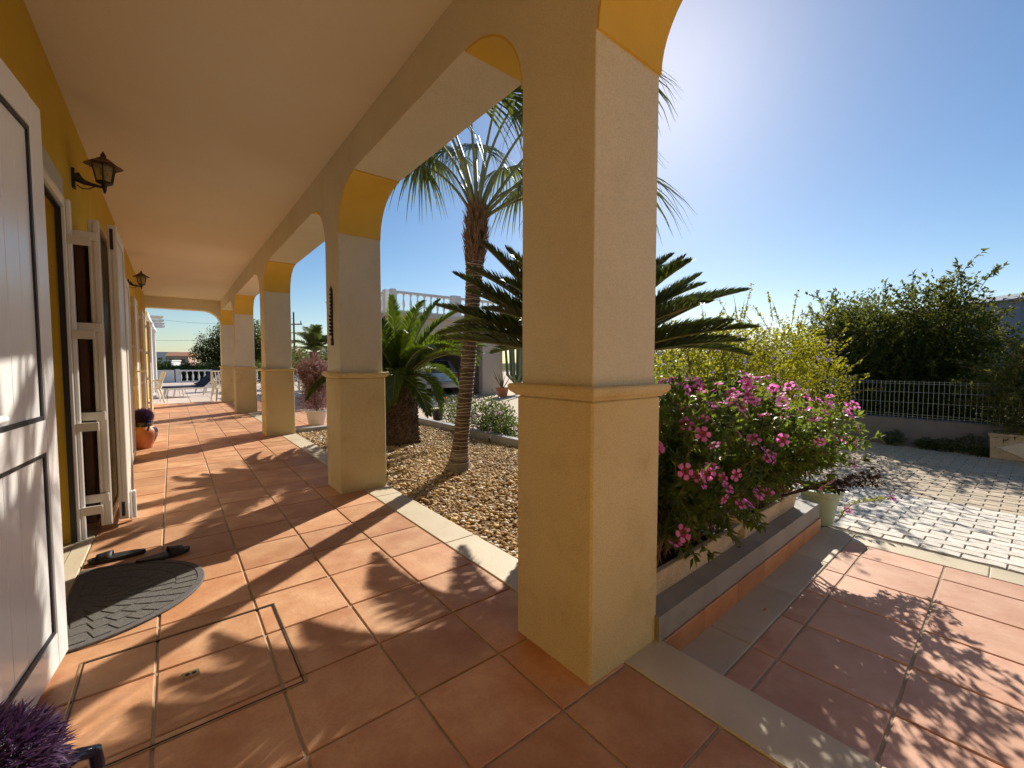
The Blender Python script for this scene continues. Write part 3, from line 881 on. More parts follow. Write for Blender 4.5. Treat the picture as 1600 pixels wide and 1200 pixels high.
# half-round doormat
t = thing('doormat', 'dark grey half-round doormat with a fan of raised ribs at the doorway', 'doormat', (-0.425, 2.815, 0.003))
def half(r1, r2, n=40):
    return [(r2 * math.cos(R(-90 + 180 * i / n)) if True else 0, r1 * math.sin(R(-90 + 180 * i / n))) for i in range(n + 1)]
MB().prism(half(0.445, 0.53), 0, 0.006, 'z').build('backing', 'mat', t)
o_ = half(0.445, 0.53); i_ = half(0.415, 0.50)
vs = [(p[0], p[1], 0.0065) for p in o_] + [(p[0] * 0.99 + 0.002, p[1] * 0.99, 0.0095) for p in o_] + [(p[0] + 0.0, p[1], 0.0095) for p in i_] + [(p[0], p[1], 0.0062) for p in i_]
n = len(o_); fs = []
for q in range(3):
    for i in range(n - 1):
        fs.append((q * n + i, q * n + i + 1, (q + 1) * n + i + 1, (q + 1) * n + i))
MB().add(vs, fs).build('border', 'matedge', t)
MB().box(0.0, 0.035, -0.41, 0.41, 0.0062, 0.0095).build('border', 'matedge', t)
for ri, (ra, rb) in enumerate(((0.10, 0.19), (0.195, 0.285), (0.29, 0.375), (0.38, 0.465))):
    nseg = 9 + ri * 3
    for k in range(nseg):
        a0 = -88 + 176 * (k + 0.06) / nseg; a1 = -88 + 176 * (k + 0.94) / nseg
        sh = 7 if ri % 2 else 0
        pts = []
        for (rr, aa) in ((ra, a0), (ra, a1), (rb, a1 - 1.0), (rb, a0 + 1.0)):
            x_ = 0.03 + rr * math.cos(R(aa)); y_ = rr * 0.86 * math.sin(R(aa))
            pts.append((max(0.04, x_), y_))
        MB().prism(pts, 0.0061, 0.0092, 'z').build('rib', 'mat', t)

# sandals
def sandal(x, y, rz, label):
    t = thing('sandal', label, 'sandal', (x, y, 0.001), rz, 'pair of black sandals')
    out = []
    for i in range(24):
        a = 2 * math.pi * i / 24
        l = 0.128 * math.cos(a); w = (0.043 + 0.008 * math.cos(a)) * math.sin(a) + 0.006 * math.cos(a) ** 2
        out.append((l, w))
    b = MB()
    n = 24
    def zz(p): return 0.006 * max(0, -p[0] / 0.128) + 0.006 * max(0, p[0] / 0.128) ** 2
    vs = [(p[0] * 0.97, p[1] * 0.95, 0) for p in out] + [(p[0], p[1], 0.010 + zz(p)) for p in out] + [(p[0] * 0.98, p[1] * 0.96, 0.019 + zz(p)) for p in out]
    fs = [tuple(reversed(range(n))), tuple(range(2 * n, 3 * n))]
    for q in (0, n):
        fs += [(q + i, q + (i + 1) % n, q + n + (i + 1) % n, q + n + i) for i in range(n)]
    b.add(vs, fs).build('sole', 'black', t, True)
    b = MB()
    m_ = 12
    vs = []; fs = []
    for j, xx in enumerate((0.02, 0.045, 0.07, 0.09)):
        wd = 0.050 + 0.002 * j; hh = 0.040 - 0.005 * j
        for i in range(m_ + 1):
            a = math.pi * i / m_
            vs.append((xx, wd * math.cos(a) + 0.004, 0.016 + hh * math.sin(a)))
    for j in range(3):
        for i in range(m_):
            q = j * (m_ + 1)
            fs.append((q + i, q + i + 1, q + m_ + 2 + i, q + m_ + 1 + i))
    o = b.add(vs, fs).build('strap', 'black', t, True)
    md = o.modifiers.new('thickness', 'SOLIDIFY'); md.thickness = 0.004
sandal(-0.285, 3.375, R(178), 'black slip-on sandal pointing toward the doorway, left one of the pair')
sandal(-0.070, 3.215, R(12), 'black slip-on sandal touching the doormat edge, right one of the pair')

# ornament on the second pillar: strip of black wrought iron with little hooks
t = thing('wall_ornament', 'narrow black iron ornament hanging on the second veranda pillar', 'ornament', (1.1455, 4.03, 1.55))
t_ = 0.0
MB().box(-0.012, -0.0005, -0.014, 0.014, -0.17, 0.24).build('strip', 'iron', t)
MB().lathe([(0.012, 0), (0.016, 0.02), (0.006, 0.035), (0.001, 0.06)], 8, (-0.008, 0, 0.24)).build('finial', 'iron', t)
MB().bbox(-0.016, -0.0005, -0.022, 0.022, -0.24, -0.171, 0.004).build('foot', 'iron', t)
for k in range(12):
    MB().lathe([(0.004, 0), (0.013, 0.006), (0.013, 0.018), (0.004, 0.024)], 8, (-0.016, -0.016 if k > 5 else 0.012, -0.15 + 0.032 * k)).build('bead', 'iron', t)

# ------------------------------------------------------------------ urns with purple tufts by the wall
def urn(x, y, label, rz=0.0):
    t = thing('urn', label, 'urn', (x, y, 0.0), rz, 'terracotta urns along the veranda wall')
    MB().lathe([(0.085, 0.0), (0.095, 0.01), (0.10, 0.03), (0.125, 0.09), (0.15, 0.16), (0.158, 0.21), (0.148, 0.255), (0.122, 0.285), (0.105, 0.30)], 32).build('body', 'terracotta', t, True)
    MB().lathe([(0.106, 0.2995), (0.108, 0.315), (0.118, 0.345), (0.124, 0.352), (0.124, 0.36), (0.112, 0.362), (0.10, 0.33)], 32).build('neck', 'blueglaze', t, True)
    for a in (0, 120, 240):
        m_ = Matrix.Rotation(R(a - 38), 4, 'Z')
        vs = []; fs = []
        prof = [(0.126, 0.285, 0.045), (0.151, 0.258, 0.043), (0.161, 0.21, 0.036), (0.153, 0.16, 0.027), (0.139, 0.12, 0.017), (0.130, 0.095, 0.008)]
        for r_, z_, w_ in prof:
            for s_ in (-1, 0, 1):
                aa = s_ * w_ / r_
                vs.append((r_ * math.sin(aa) * 1.004, -r_ * math.cos(aa) * 1.004, z_))
        for i in range(5):
            for q in range(2):
                fs.append((i * 3 + q, i * 3 + q + 1, i * 3 + 4 + q, i * 3 + 3 + q))
        MB().add(vs, fs, m_).build('glaze_drip', 'blueglaze', t, True)
    for sgn in (-1, 1):
        MB().tube([(sgn * 0.115, 0, 0.345), (sgn * 0.15, 0, 0.352), (sgn * 0.178, 0, 0.335), (sgn * 0.182, 0, 0.30), (sgn * 0.165, 0, 0.265), (sgn * 0.143, 0, 0.255)], [0.011, 0.013, 0.013, 0.013, 0.012, 0.011], 10).build('handle', 'blueglaze', t, True)
    r_ = np.random.default_rng(int(abs(x * 991 + y * 77)))
    n = 7000
    d = unit(r_.normal(0, 1, (n, 3))); d = d[d[:, 2] > -0.55]
    P = d * np.array([0.112, 0.112, 0.098]) * r_.uniform(0.72, 1.0, (len(d), 1)) + [0, 0, 0.425]
    D = unit(d + r_.normal(0, 0.35, d.shape))
    o = link('purple_tuft', leaves_mesh('tuft', P, D, 0.032, 0.0058, r=r_), 'purpleleaf', t)
    o['kind'] = 'stuff'
    MB().lathe([(0.05, 0.335), (0.085, 0.36), (0.097, 0.42), (0.08, 0.47), (0.03, 0.505)], 16).build('tuft_core', 'black', t, True)
urn(-0.298, 1.115, 'terracotta urn with blue glazed rim and purple tuft at the bottom left corner', R(35))
urn(-0.335, 7.58, 'terracotta urn with blue glaze drips and purple tuft beside the far shutters', R(112))

# ------------------------------------------------------------------ palms in the gravel bed
RIGHT = Vector((math.cos(R(38.6)), -math.sin(R(38.6)), 0))
AWAY = Vector((math.sin(R(38.6)), math.cos(R(38.6)), 0))

def strip_frond(name, n_pairs, length, el0, curv, leaflet, width, vang, mat, seed, start=0.12, lean=0.55, gap=1.0, twist=0.0):
    """pinnate frond in local X-Z plane: rachis curve plus two rows of narrow leaflets"""
    r_ = np.random.default_rng(seed)
    m_ = 26
    t = np.linspace(0, 1, m_)
    el = el0 - curv * t ** 1.35
    dx = np.cos(el) * length / (m_ - 1); dz = np.sin(el) * length / (m_ - 1)
    X = np.concatenate([[0], np.cumsum(dx)[:-1]]); Z = np.concatenate([[0], np.cumsum(dz)[:-1]])
    rach = MB().tube([(X[i], 0, Z[i]) for i in range(0, m_, 2)], [0.013 * (1 - 0.8 * t[i]) + 0.0015 for i in range(0, m_, 2)], 5)
    V = []; F = []
    for s_ in (-1, 1):
        for k in range(n_pairs):
            q = start + (1 - start) * (k + r_.uniform(0, 0.5)) / n_pairs
            i = min(int(q * (m_ - 1)), m_ - 2)
            f = q * (m_ - 1) - i
            p = np.array([X[i] * (1 - f) + X[i + 1] * f, 0, Z[i] * (1 - f) + Z[i + 1] * f])
            T = np.array([math.cos(el[i]), 0, math.sin(el[i])]); U = np.array([-math.sin(el[i]), 0, math.cos(el[i])]); S = np.array([0, s_, 0.0])
            ll = leaflet * (math.sin(math.pi * min(1, 0.18 + 0.80 * q)) ** 0.7) * r_.uniform(0.88, 1.08) + 0.02
            va = vang + r_.normal(0, 0.10)
            le = lean + 0.45 * q + r_.normal(0, 0.06)
            d0 = unit(np.array([S * math.cos(va) * math.cos(le) + U * math.sin(va) * math.cos(le) + T * math.sin(le)]))[0]
            nrm = np.cross(d0, T); nrm /= np.linalg.norm(nrm) + 1e-9
            wdir = np.cross(nrm, d0)
            w = width * r_.uniform(0.85, 1.1)
            dr = np.array([0, 0, -1.0]) * ll * 0.16
            p1 = p + d0 * ll * 0.55 + dr * 0.25
            p2 = p + d0 * ll + dr
            n0 = len(V)
            V += [p - wdir * w * 0.3, p + wdir * w * 0.3, p1 + wdir * w * 0.5, p1 - wdir * w * 0.5, p2]
            F += [(n0, n0 + 1, n0 + 2), (n0, n0 + 2, n0 + 3), (n0 + 3, n0 + 2, n0 + 4)]
    return rach, np_mesh(name, V, F)

def cycad(name, label, loc, trunk_h, trunk_r, fronds, mat, stub_mat='stub', head=(0, 0), seed=1):
    t = thing(name, label, 'cycad', loc)
    r_ = np.random.default_rng(seed)
    MB().tube([(0, 0, -0.08), (0, 0, trunk_h * 0.3), (head[0] * .5, head[1] * .5, trunk_h * 0.7), (head[0], head[1], trunk_h), (head[0], head[1], trunk_h + 0.08)],
              [trunk_r * 1.08, trunk_r * 1.02, trunk_r * 0.93, trunk_r * 0.9, trunk_r * 0.5], 16).build('trunk', 'bark_palm', t, True)
    # old leaf bases
    V = []; F = []
    for row in range(int(trunk_h / 0.035)):
        z = 0.02 + row * 0.035
        for k in range(26):
            a = 2 * math.pi * (k + 0.5 * (row % 2)) / 26 + r_.normal(0, 0.04)
            f = z / trunk_h
            cx, cy = head[0] * f, head[1] * f
            rr = trunk_r * (1.06 - 0.14 * f)
            o_ = np.array([cx + rr * 0.96 * math.cos(a), cy + rr * 0.96 * math.sin(a), z])
            out = np.array([math.cos(a), math.sin(a), 0]); tg = np.array([-math.sin(a), math.cos(a), 0]); up = np.array([0, 0, 1.0])
            w = 0.017; l = r_.uniform(0.02, 0.045)
            tip = o_ + out * l + up * r_.uniform(0.0, 0.03)
            n0 = len(V)
            V += [o_ - tg * w - up * .012, o_ + tg * w - up * .012, o_ + tg * w * .7 + up * .02, o_ - tg * w * .7 + up * .02, tip - tg * w * .5 - up * .006, tip + tg * w * .5 - up * .006, tip + tg * w * .4 + up * .006, tip - tg * w * .4 + up * .006]
            for q in ((0, 1, 5, 4), (1, 2, 6, 5), (2, 3, 7, 6), (3, 0, 4, 7), (4, 5, 6, 7)):
                F.append(tuple(n0 + i for i in q))
    o = link('leaf_bases', np_mesh('leaf_bases', V, F), stub_mat, t); o['kind'] = 'stuff'
    for i, (az, e0, cv_, L_, ll, vang) in enumerate(fronds):
        d = RIGHT * math.cos(R(az)) + AWAY * math.sin(R(az))
        rach, lm = strip_frond('frond', int(L_ * (120 if mat == 'cycad' else 95)), L_, R(e0), R(cv_), ll, 0.011 if mat == 'cycad' else 0.0155, R(vang), mat, seed * 100 + i)
        rot = Euler((r_.normal(0, 0.10), 0, math.atan2(d.y, d.x)))
        fo = link('frond', lm, mat, t, loc=(head[0] + d.x * trunk_r * 0.4, head[1] + d.y * trunk_r * 0.4, trunk_h), rot=rot)
        rach.build('rachis', 'petiole', fo, True)
    return t

rr = random.Random(11)
# near cycad, half hidden by the first pillar: stiff fronds reaching out both sides
fr_ = []
for k in range(46):
    az = (k * 137.5) % 360
    e0 = 15 + 58 * (k / 46.0) ** 0.9 + rr.uniform(-5, 5)
    fr_.append((az, e0, 26 + rr.uniform(-6, 14), 1.14 + rr.uniform(-0.1, 0.16) - 0.2 * (k / 46), 0.215, 46 + rr.uniform(-8, 10)))
for az, e0, L_ in ((182, 26, 1.32), (176, 40, 1.34), (186, 54, 1.30), (184, 14, 1.22), (2, 22, 1.22), (-4, 33, 1.26), (6, 44, 1.25), (-8, 13, 1.2), (4, 55, 1.2), (172, 62, 1.2)):
    fr_.append((az, e0, 13, L_ - 0.06, 0.225, 50))
cycad('cycad', 'dark stiff-fronded cycad spreading behind the nearest pillar', (2.72, 2.38, -0.05), 1.22, 0.19, fr_, 'cycad', seed=3)
# farther bright cycad behind the second pillar
fr_ = []
for k in range(44):
    az = (k * 137.5 + 40) % 360
    e0 = 12 + 68 * (k / 44.0) + rr.uniform(-5, 5)
    if az < 45 or az > 315:
        e0 = max(e0, 42)
    fr_.append((az, e0, 46 + rr.uniform(-10, 25) + 25 * (1 - k / 44), (0.85 if 140 < az < 225 else 1.28) + rr.uniform(-0.1, 0.15), 0.215, 30 + rr.uniform(-8, 10)))
for k in range(2, 11):
    fr_.append((k * 30 + 5, rr.uniform(-8, 16), rr.uniform(60, 95), rr.uniform(0.95, 1.2), 0.20, 14))
cycad('cycad', 'bright green arching cycad with a thick shaggy trunk behind the second pillar', (2.60, 5.95, -0.05), 0.98, 0.27, fr_, 'cycad2', seed=5)

# fan palm with ringed trunk
palm = thing('fan_palm', 'tall fan palm with a slim ringed trunk in the gravel between the pillars', 'palm', (2.47, 4.06, -0.05))
lean = RIGHT * 0.22
def trunk_c(z):
    f = max(0.0, z) / 2.75
    return Vector((lean.x * f ** 1.1, lean.y * f ** 1.1, z)) + RIGHT * 0.03 * math.sin(f * 3.1)
def trunk_r(z):
    return 0.082 + 0.075 * math.exp(-max(z, 0) / 0.13) + 0.022 / (1 + math.exp(-(z - 2.1) / 0.12)) - 0.006 * z / 2.7
pts = []; rad = []
z = -0.06
while z < 2.5:
    pts.append(trunk_c(z)); rad.append(trunk_r(z) * (1 + 0.018 * math.sin(z * 120) + rr.uniform(-.012, .012))); z += 0.012
MB().tube(pts, rad, 20).build('trunk', 'bark_palm', palm, True)
b = MB()
pts = [trunk_c(zz) for zz in np.linspace(-0.06, 0.24, 14)]
b.tube(pts, [trunk_r(p.z) * 1.012 + 0.001 * math.sin(p.z * 200) for p in pts], 20, cap=False).build('trunk_foot', 'flare', palm, True)
z = 0.10
while z < 2.3:
    c = trunk_c(z); r0 = trunk_r(z) * 1.035
    ring = []
    ph = rr.uniform(0, 6.28); am = rr.uniform(0.004, 0.016)
    for k in range(25):
        a = 2 * math.pi * k / 24
        ring.append((c.x + r0 * math.cos(a), c.y + r0 * math.sin(a), z + am * math.sin(a + ph) + 0.003 * math.sin(3 * a + ph)))
    MB().tube(ring, rr.uniform(0.0035, 0.0065), 5, cap=False).build('leaf_scar', 'ringpale', palm, True)
    z += rr.uniform(0.030, 0.052)
# fibrous crown shaft
V = []; F = []
r_ = np.random.default_rng(4)
for k in range(420):
    z = r_.uniform(2.25, 2.85); a = r_.uniform(0, 6.283)
    c = trunk_c(min(z, 2.75)); rad_ = 0.092 + 0.03 * math.sin((z - 2.25) / 0.6 * math.pi)
    o_ = np.array([c.x + rad_ * math.cos(a), c.y + rad_ * math.sin(a), z]); out = np.array([math.cos(a), math.sin(a), 0]); tg = np.array([-math.sin(a), math.cos(a), 0])
    l = r_.uniform(0.06, 0.16); w = r_.uniform(0.006, 0.022)
    tip = o_ + np.array([0, 0, l]) + out * r_.uniform(-0.01, 0.05) + tg * r_.normal(0, 0.02)
    n0 = len(V)
    V += [o_ - tg * w, o_ + tg * w, tip + tg * w * .3, tip - tg * w * .3]; F.append((n0, n0 + 1, n0 + 2, n0 + 3))
o = link('crown_fibre', np_mesh('fibre', V, F), 'fibre', palm); o['kind'] = 'stuff'
MB().tube([trunk_c(2.2), trunk_c(2.45), trunk_c(2.68), trunk_c(2.85)], [0.09, 0.10, 0.10, 0.05], 14).build('crown_shaft', 'bark_palm', palm, True)

def fan_leaf(az, e0, plen, blade, seed, droop=0.55, bend=0.55, spread=118, mat='fan', par=None, base=None, rp=0.011):
    r_ = np.random.default_rng(seed)
    d = RIGHT * math.cos(R(az)) + AWAY * math.sin(R(az))
    d = np.array(d); up = np.array([0, 0, 1.0]); S = np.cross(d, up)
    m_ = 12
    el = R(e0) - bend * np.linspace(0, 1, m_) ** 1.6
    P = [np.zeros(3)]
    for i in range(m_ - 1):
        P.append(P[-1] + (d * math.cos(el[i]) + up * math.sin(el[i])) * plen / (m_ - 1))
    T = d * math.cos(el[-1]) + up * math.sin(el[-1]); U = np.cross(S, T); 
    hub = P[-1]
    V = []; F = []
    nseg = 46
    for k in range(nseg):
        a = R(-spread + 2 * spread * k / (nseg - 1)) + r_.normal(0, 0.012)
        dirv = T * math.cos(a) + S * math.sin(a)
        L_ = blade * (0.72 + 0.28 * math.cos(a * 0.75)) * r_.uniform(0.9, 1.08)
        side = np.cross(dirv, U); side /= np.linalg.norm(side)
        da = 2 * R(spread) / (nseg - 1)
        dk = droop * r_.uniform(0.75, 1.35)
        prev = None
        for q, s_ in enumerate((0.03, 0.25, 0.45, 0.63, 0.82, 1.0)):
            rr_ = L_ * s_
            p = hub + dirv * rr_ * (1 - 0.18 * dk * s_ ** 2) - up * dk * L_ * max(0, s_ - 0.22) ** 1.7 * 1.25 + U * 0.05 * math.cos(a) * s_
            w = (rr_ * math.tan(da / 2) if s_ <= 0.45 else L_ * 0.45 * math.tan(da / 2)) * (1.0 if s_ <= 0.45 else (1.02 - s_) / 0.58) + 0.0006
            fold = U * w * (0.5 if k % 2 else -0.5)
            n0 = len(V)
            V += [p - side * w, p + side * w + fold * 0.6]
            if prev is not None:
                F.append((prev, prev + 1, n0 + 1, n0))
            prev = n0
    o = link('fan_leaf', np_mesh('fan_leaf', V, F), mat, par, loc=base)
    MB().tube([tuple(p) for p in P], [rp * 1.9 - rp * 1.1 * (i / (m_ - 1)) for i in range(m_)], 6).build('petiole', 'petiole', o, True)
    return o
base = trunk_c(2.72)
LEAVES = [  # azimuth (0 = camera right, 90 = away), start elevation, stalk, blade
    (182, 62, 0.88, 0.78), (205, 74, 1.05, 0.75), (158, 70, 1.0, 0.75), (20, 58, 0.72, 0.80), (358, 34, 1.60, 0.92), (352, 44, 1.5, 0.85), (4, 56, 2.1, 1.0),
    (330, 64, 1.2, 0.8), (300, 76, 1.2, 0.8), (265, 80, 1.15, 0.75), (232, 72, 1.1, 0.8), (128, 72, 1.1, 0.75), (95, 78, 1.15, 0.75),
    (62, 68, 1.1, 0.78), (190, 82, 1.3, 0.8), (340, 82, 1.4, 0.8), (28, 38, 1.1, 0.75)]
for i, (az, e0, pl, bl) in enumerate(LEAVES):
    fan_leaf(az, e0, pl, bl, 900 + i, droop=0.62 + 0.25 * rr.random(), bend=0.5 + 0.35 * rr.random(), par=palm, base=base)

# ------------------------------------------------------------------ flower troughs with vinca
def trough(u0, u1, label):
    t = thing('flower_trough', label, 'planter', (0, 0, 0), 0, 'cast stone flower troughs on the grey curb')
    t.matrix_world = PM
    v0, v1, z0, z1 = 0.085, 0.285, 0.108, 0.232
    b = MB()
    # flared walls
    def ring(d, z):
        return [(u0 - d, v0 - d, z), (u1 + d, v0 - d, z), (u1 + d, v1 + d, z), (u0 - d, v1 + d, z)]
    vs = ring(-0.012, z0) + ring(-0.01, z0 + 0.012) + ring(0.0, z1 - 0.035) + ring(0.012, z1 - 0.028) + ring(0.014, z1 - 0.004) + ring(0.010, z1) + ring(-0.014, z1) + ring(-0.016, z1 - 0.03)
    fs = [(3, 2, 1, 0)]
    for i in range(7):
        for q in range(4):
            fs.append((i * 4 + q, i * 4 + (q + 1) % 4, i * 4 + 4 + (q + 1) % 4, i * 4 + 4 + q))
    b.add(vs, fs).build('trough_wall', 'concrete', t)
    MB().box(u0 + 0.015, u1 - 0.015, v0 + 0.015, v1 - 0.015, z1 - 0.06, z1 - 0.022).build('soil', 'soil', t)
    return t
trough(0.06, 0.955, 'pale cast stone flower trough next to the nearest pillar')
trough(1.065, 1.965, 'pale cast stone flower trough at the outer end of the grey curb')

def flower_mesh(name, r=0.03, petals=5, mat='pink', eye=True, cup=0.18):
    V = []; F = []
    for k in range(petals):
        a = 2 * math.pi * k / petals
        ca, sa = math.cos(a), math.sin(a)
        def P(rad_, lat, z): return (ca * rad_ - sa * lat, sa * rad_ + ca * lat, z)
        n0 = len(V)
        V += [P(r * .08, 0, -0.004), P(r * .45, -r * .24, 0), P(r * .45, r * .24, 0.001), P(r * .85, -r * .40, r * cup * .6), P(r * .85, r * .36, r * cup * .8), P(r * 1.02, -r * .12, r * cup * .4), P(r * 1.0, r * .14, r * cup * .2)]
        F += [(n0, n0 + 1, n0 + 2), (n0 + 1, n0 + 3, n0 + 4), (n0 + 1, n0 + 4, n0 + 2), (n0 + 3, n0 + 5, n0 + 6), (n0 + 3, n0 + 6, n0 + 4)]
    me = MB().add(V, F).data(name)
    me.materials.append(M[mat])
    if eye:
        me.materials.append(M['eye'])
        bm_v = len(V)
        for p in me.polygons:
            if len(p.vertices) == 3 and min(p.vertices) % 7 == 0 and p.index % 5 == 0:
                p.material_index = 1
    return me
FLW = [flower_mesh('flower', 0.034, cup=c_) for c_ in (0.05, 0.2, -0.25)]
FLR = [flower_mesh('flower', 0.03, mat='rose', cup=0.1)]
FLV = [flower_mesh('flower', 0.026, mat='violet', eye=False), flower_mesh('flower', 0.022, mat='violet', eye=False, cup=0.5)]
FLP = [flower_mesh('flower', 0.03, mat='paleviolet', eye=False)]

def put_flowers(t, P, D, meshes, r_, smin=0.8, smax=1.2):
    for p, d in zip(P, D):
        o = link('flower', meshes[int(r_.integers(len(meshes)))], None, t, loc=tuple(p))
        o.rotation_euler = (Vector(d).to_track_quat('Z', 'Y').to_matrix() @ Matrix.Rotation(r_.uniform(0, 6.28), 3, 'Z')).to_euler()
        s_ = r_.uniform(smin, smax); o.scale = (s_, s_, s_)

def vinca(label, clumps, roots, seed, n_stem=420, n_flower=62):
    t = thing('vinca_plant', label, 'flowering plant', (0, 0, 0))
    r_ = np.random.default_rng(seed)
    cl = np.array(clumps)
    w = cl[:, 3] * cl[:, 4] * cl[:, 5]
    stems = MB(); LP = []; LD = []; tips = []; tdir = []
    for k in range(n_stem):
        c = cl[r_.choice(len(cl), p=w / w.sum())]
        d = unit(r_.normal(0, 1, (1, 3)))[0]
        d[2] = d[2] * 0.9 + 0.15
        rad_ = r_.uniform(0.35, 1.05) ** 0.6
        end = c[:3] + d * c[3:6] * rad_
        j = r_.integers(len(roots)); st = np.array(roots[j]) + r_.normal(0, 1, 3) * [0.09, 0.035, 0]
        # start nearer in x to the end point
        st[0] = st[0] * 0.35 + np.clip(end[0], min(q[0] for q in roots) - .05, max(q[0] for q in roots) + .05) * 0.65
        ctrl = st * 0.45 + end * 0.55 + np.array([0, 0, 0.16])
        tt = np.linspace(0, 1, 9)
        pts = [(1 - q) ** 2 * st + 2 * q * (1 - q) * ctrl + q * q * end for q in tt]
        if k % 3 == 0:
            stems.tube([tuple(p) for p in pts[::2]], [0.004, 0.0035, 0.003, 0.0025, 0.0015], 4, cap=False)
        L_ = 0
        nl = int(r_.integers(16, 26))
        for q in np.sort(r_.uniform(0.30, 1.0, nl)):
            i = min(int(q * 8), 7); f = q * 8 - i
            p = pts[i] * (1 - f) + pts[i + 1] * f
            tg = unit((pts[i + 1] - pts[i])[None])[0]
            sd = unit(r_.normal(0, 1, (1, 3)))[0]
            LP.append(p); LD.append(tg * 0.55 + sd * 0.85 + np.array([0, 0, 0.1]))
        for q in range(5):
            sd = unit(r_.normal(0, 1, (1, 3)))[0]
            LP.append(end); LD.append(tg * 0.7 + sd * 0.7)
        tips.append(end + tg * 0.012); tdir.append(tg)
    stems.build('stems', 'twig', t)['kind'] = 'stuff'
    o = link('foliage', leaves_mesh('foliage', np.array(LP), np.array(LD), 0.050, 0.021, r=r_, lift=0.6), 'vinca', t); o['kind'] = 'stuff'
    tips = np.array(tips); tdir = np.array(tdir)
    # flowers sit on the outer tips, mostly facing up and outward
    ctr = cl[:, :3].mean(0)
    dd = np.min(np.array([np.linalg.norm((tips - c[:3]) / c[3:6], axis=1) for c in cl]), axis=0)
    idx = np.argsort(-dd)[: int(n_flower * 1.6)]
    idx = r_.permutation(idx)[:n_flower]
    P = tips[idx] + unit(tips[idx] - ctr) * 0.02
    D = unit(unit(tips[idx] - ctr) * 0.7 + r_.normal(0, 0.45, (n_flower, 3)) + [0, -0.15, 0.55])
    put_flowers(t, P, D, FLW, r_)
    # clusters: a neighbour beside some flowers
    q = r_.permutation(n_flower)[: n_flower // 2]
    put_flowers(t, P[q] + r_.normal(0, 0.028, (len(q), 3)), unit(D[q] + r_.normal(0, 0.5, (len(q), 3))), FLW, r_, 0.75, 1.1)
    return t
RT = 0.22
vinca('pink flowering vinca bush in the trough next to the nearest pillar',
      [(1.86, 1.20, 0.60, 0.30, 0.30, 0.42), (2.28, 1.18, 0.62, 0.34, 0.33, 0.44), (2.05, 1.35, 0.75, 0.4, 0.35, 0.36), (2.35, 1.02, 0.40, 0.26, 0.22, 0.24), (1.9, 1.02, 0.40, 0.25, 0.18, 0.22)],
      [(1.75, 1.14, RT), (2.05, 1.15, RT), (2.35, 1.155, RT)], 21, 430, 66)
vinca('pink flowering vinca bush spilling over the outer trough toward the driveway',
      [(2.80, 1.13, 0.62, 0.36, 0.33, 0.42), (3.18, 1.04, 0.62, 0.36, 0.34, 0.36), (3.50, 0.92, 0.63, 0.34, 0.28, 0.26), (3.0, 1.3, 0.78, 0.42, 0.3, 0.32)],
      [(2.75, 1.165, RT), (3.05, 1.17, RT), (3.4, 1.175, RT)], 22, 450, 84)
# dried flower heads hanging out of the bush end
t = thing('dried_stems', 'dark brown dried flower heads sticking out below the vinca bush', 'dried plant')
r_ = np.random.default_rng(5)
b = MB(); P = []
for k in range(9):
    e_ = np.array([3.42, 0.86, 0.33]) + np.array([0.03 * k, -0.022 * k, 0.012 * k - 0.02 * (k % 3)]) + r_.normal(0, 0.02, 3)
    b.tube([(3.05, 1.12, 0.24), tuple(np.array([3.05, 1.12, 0.24]) * .5 + e_ * .5 + [0, 0, .03]), tuple(e_)], [0.005, 0.004, 0.002], 5)
    d = unit(r_.normal(0, 1, (90, 3)))
    P.append((e_ + d * 0.034 * r_.uniform(0.5, 1, (90, 1)), d))
b.build('stems', 'dried', t)
for p_, d_ in P:
    link('flower_head', leaves_mesh('head', p_, d_, 0.02, 0.014, r=r_), 'dried', t)

# sage green pot behind the curb end, with a trailing vinca sprig
t = thing('green_pot', 'sage green plastic pot with a rolled rim at the end of the grey curb', 'pot', (3.94, 1.065, -0.098))
t.scale = (1, 1, 1.28)
MB().lathe([(0.085, 0), (0.09, 0.01), (0.112, 0.12), (0.118, 0.13), (0.128, 0.175), (0.145, 0.182), (0.150, 0.195), (0.147, 0.21), (0.13, 0.214), (0.122, 0.19)], 32).build('pot_wall', 'greenpot', t, True)
MB().lathe([(0.12, 0.185), (0.01, 0.195)], 20).build('soil', 'soil', t)
t2 = thing('pot_plant', 'low dark leafy plant growing in the sage green pot', 'plant', (3.94, 1.065, 0.145))
P, D = clump_points([(0, 0, 0.01, 0.12, 0.12, 0.035)], 260, r_)
link('foliage', leaves_mesh('leaves', P, D + [0, 0, 0.5], 0.045, 0.026, r=r_), 'vinca', t2)['kind'] = 'stuff'
t3 = thing('vinca_sprig', 'thin trailing vinca sprig with two pink flowers reaching over the white pavers', 'flowering plant')
pts = [(3.98, 0.95, -0.06), (4.00, 0.92, 0.02), (4.03, 0.885, 0.07), (4.09, 0.83, 0.09), (4.16, 0.76, 0.105), (4.22, 0.70, 0.12)]
MB().tube([(3.99, 1.02, -0.1)] + pts, [0.004, 0.004, 0.0035, 0.003, 0.003, 0.0025, 0.002], 5).build('stem', 'twig', t3)
LP = []; LD = []
for i in range(len(pts) - 1):
    for q in range(7):
        f = r_.uniform(); p = np.array(pts[i]) * (1 - f) + np.array(pts[i + 1]) * f
        LP.append(p); LD.append(unit(np.array([[0.3 * (1 if q % 2 else -1), 0.3 * (1 if q % 2 else -1), 0.5]]) + r_.normal(0, 0.25, (1, 3)))[0])
link('foliage', leaves_mesh('leaves', np.array(LP), np.array(LD), 0.045, 0.018, r=r_), 'duranta', t3)['kind'] = 'stuff'
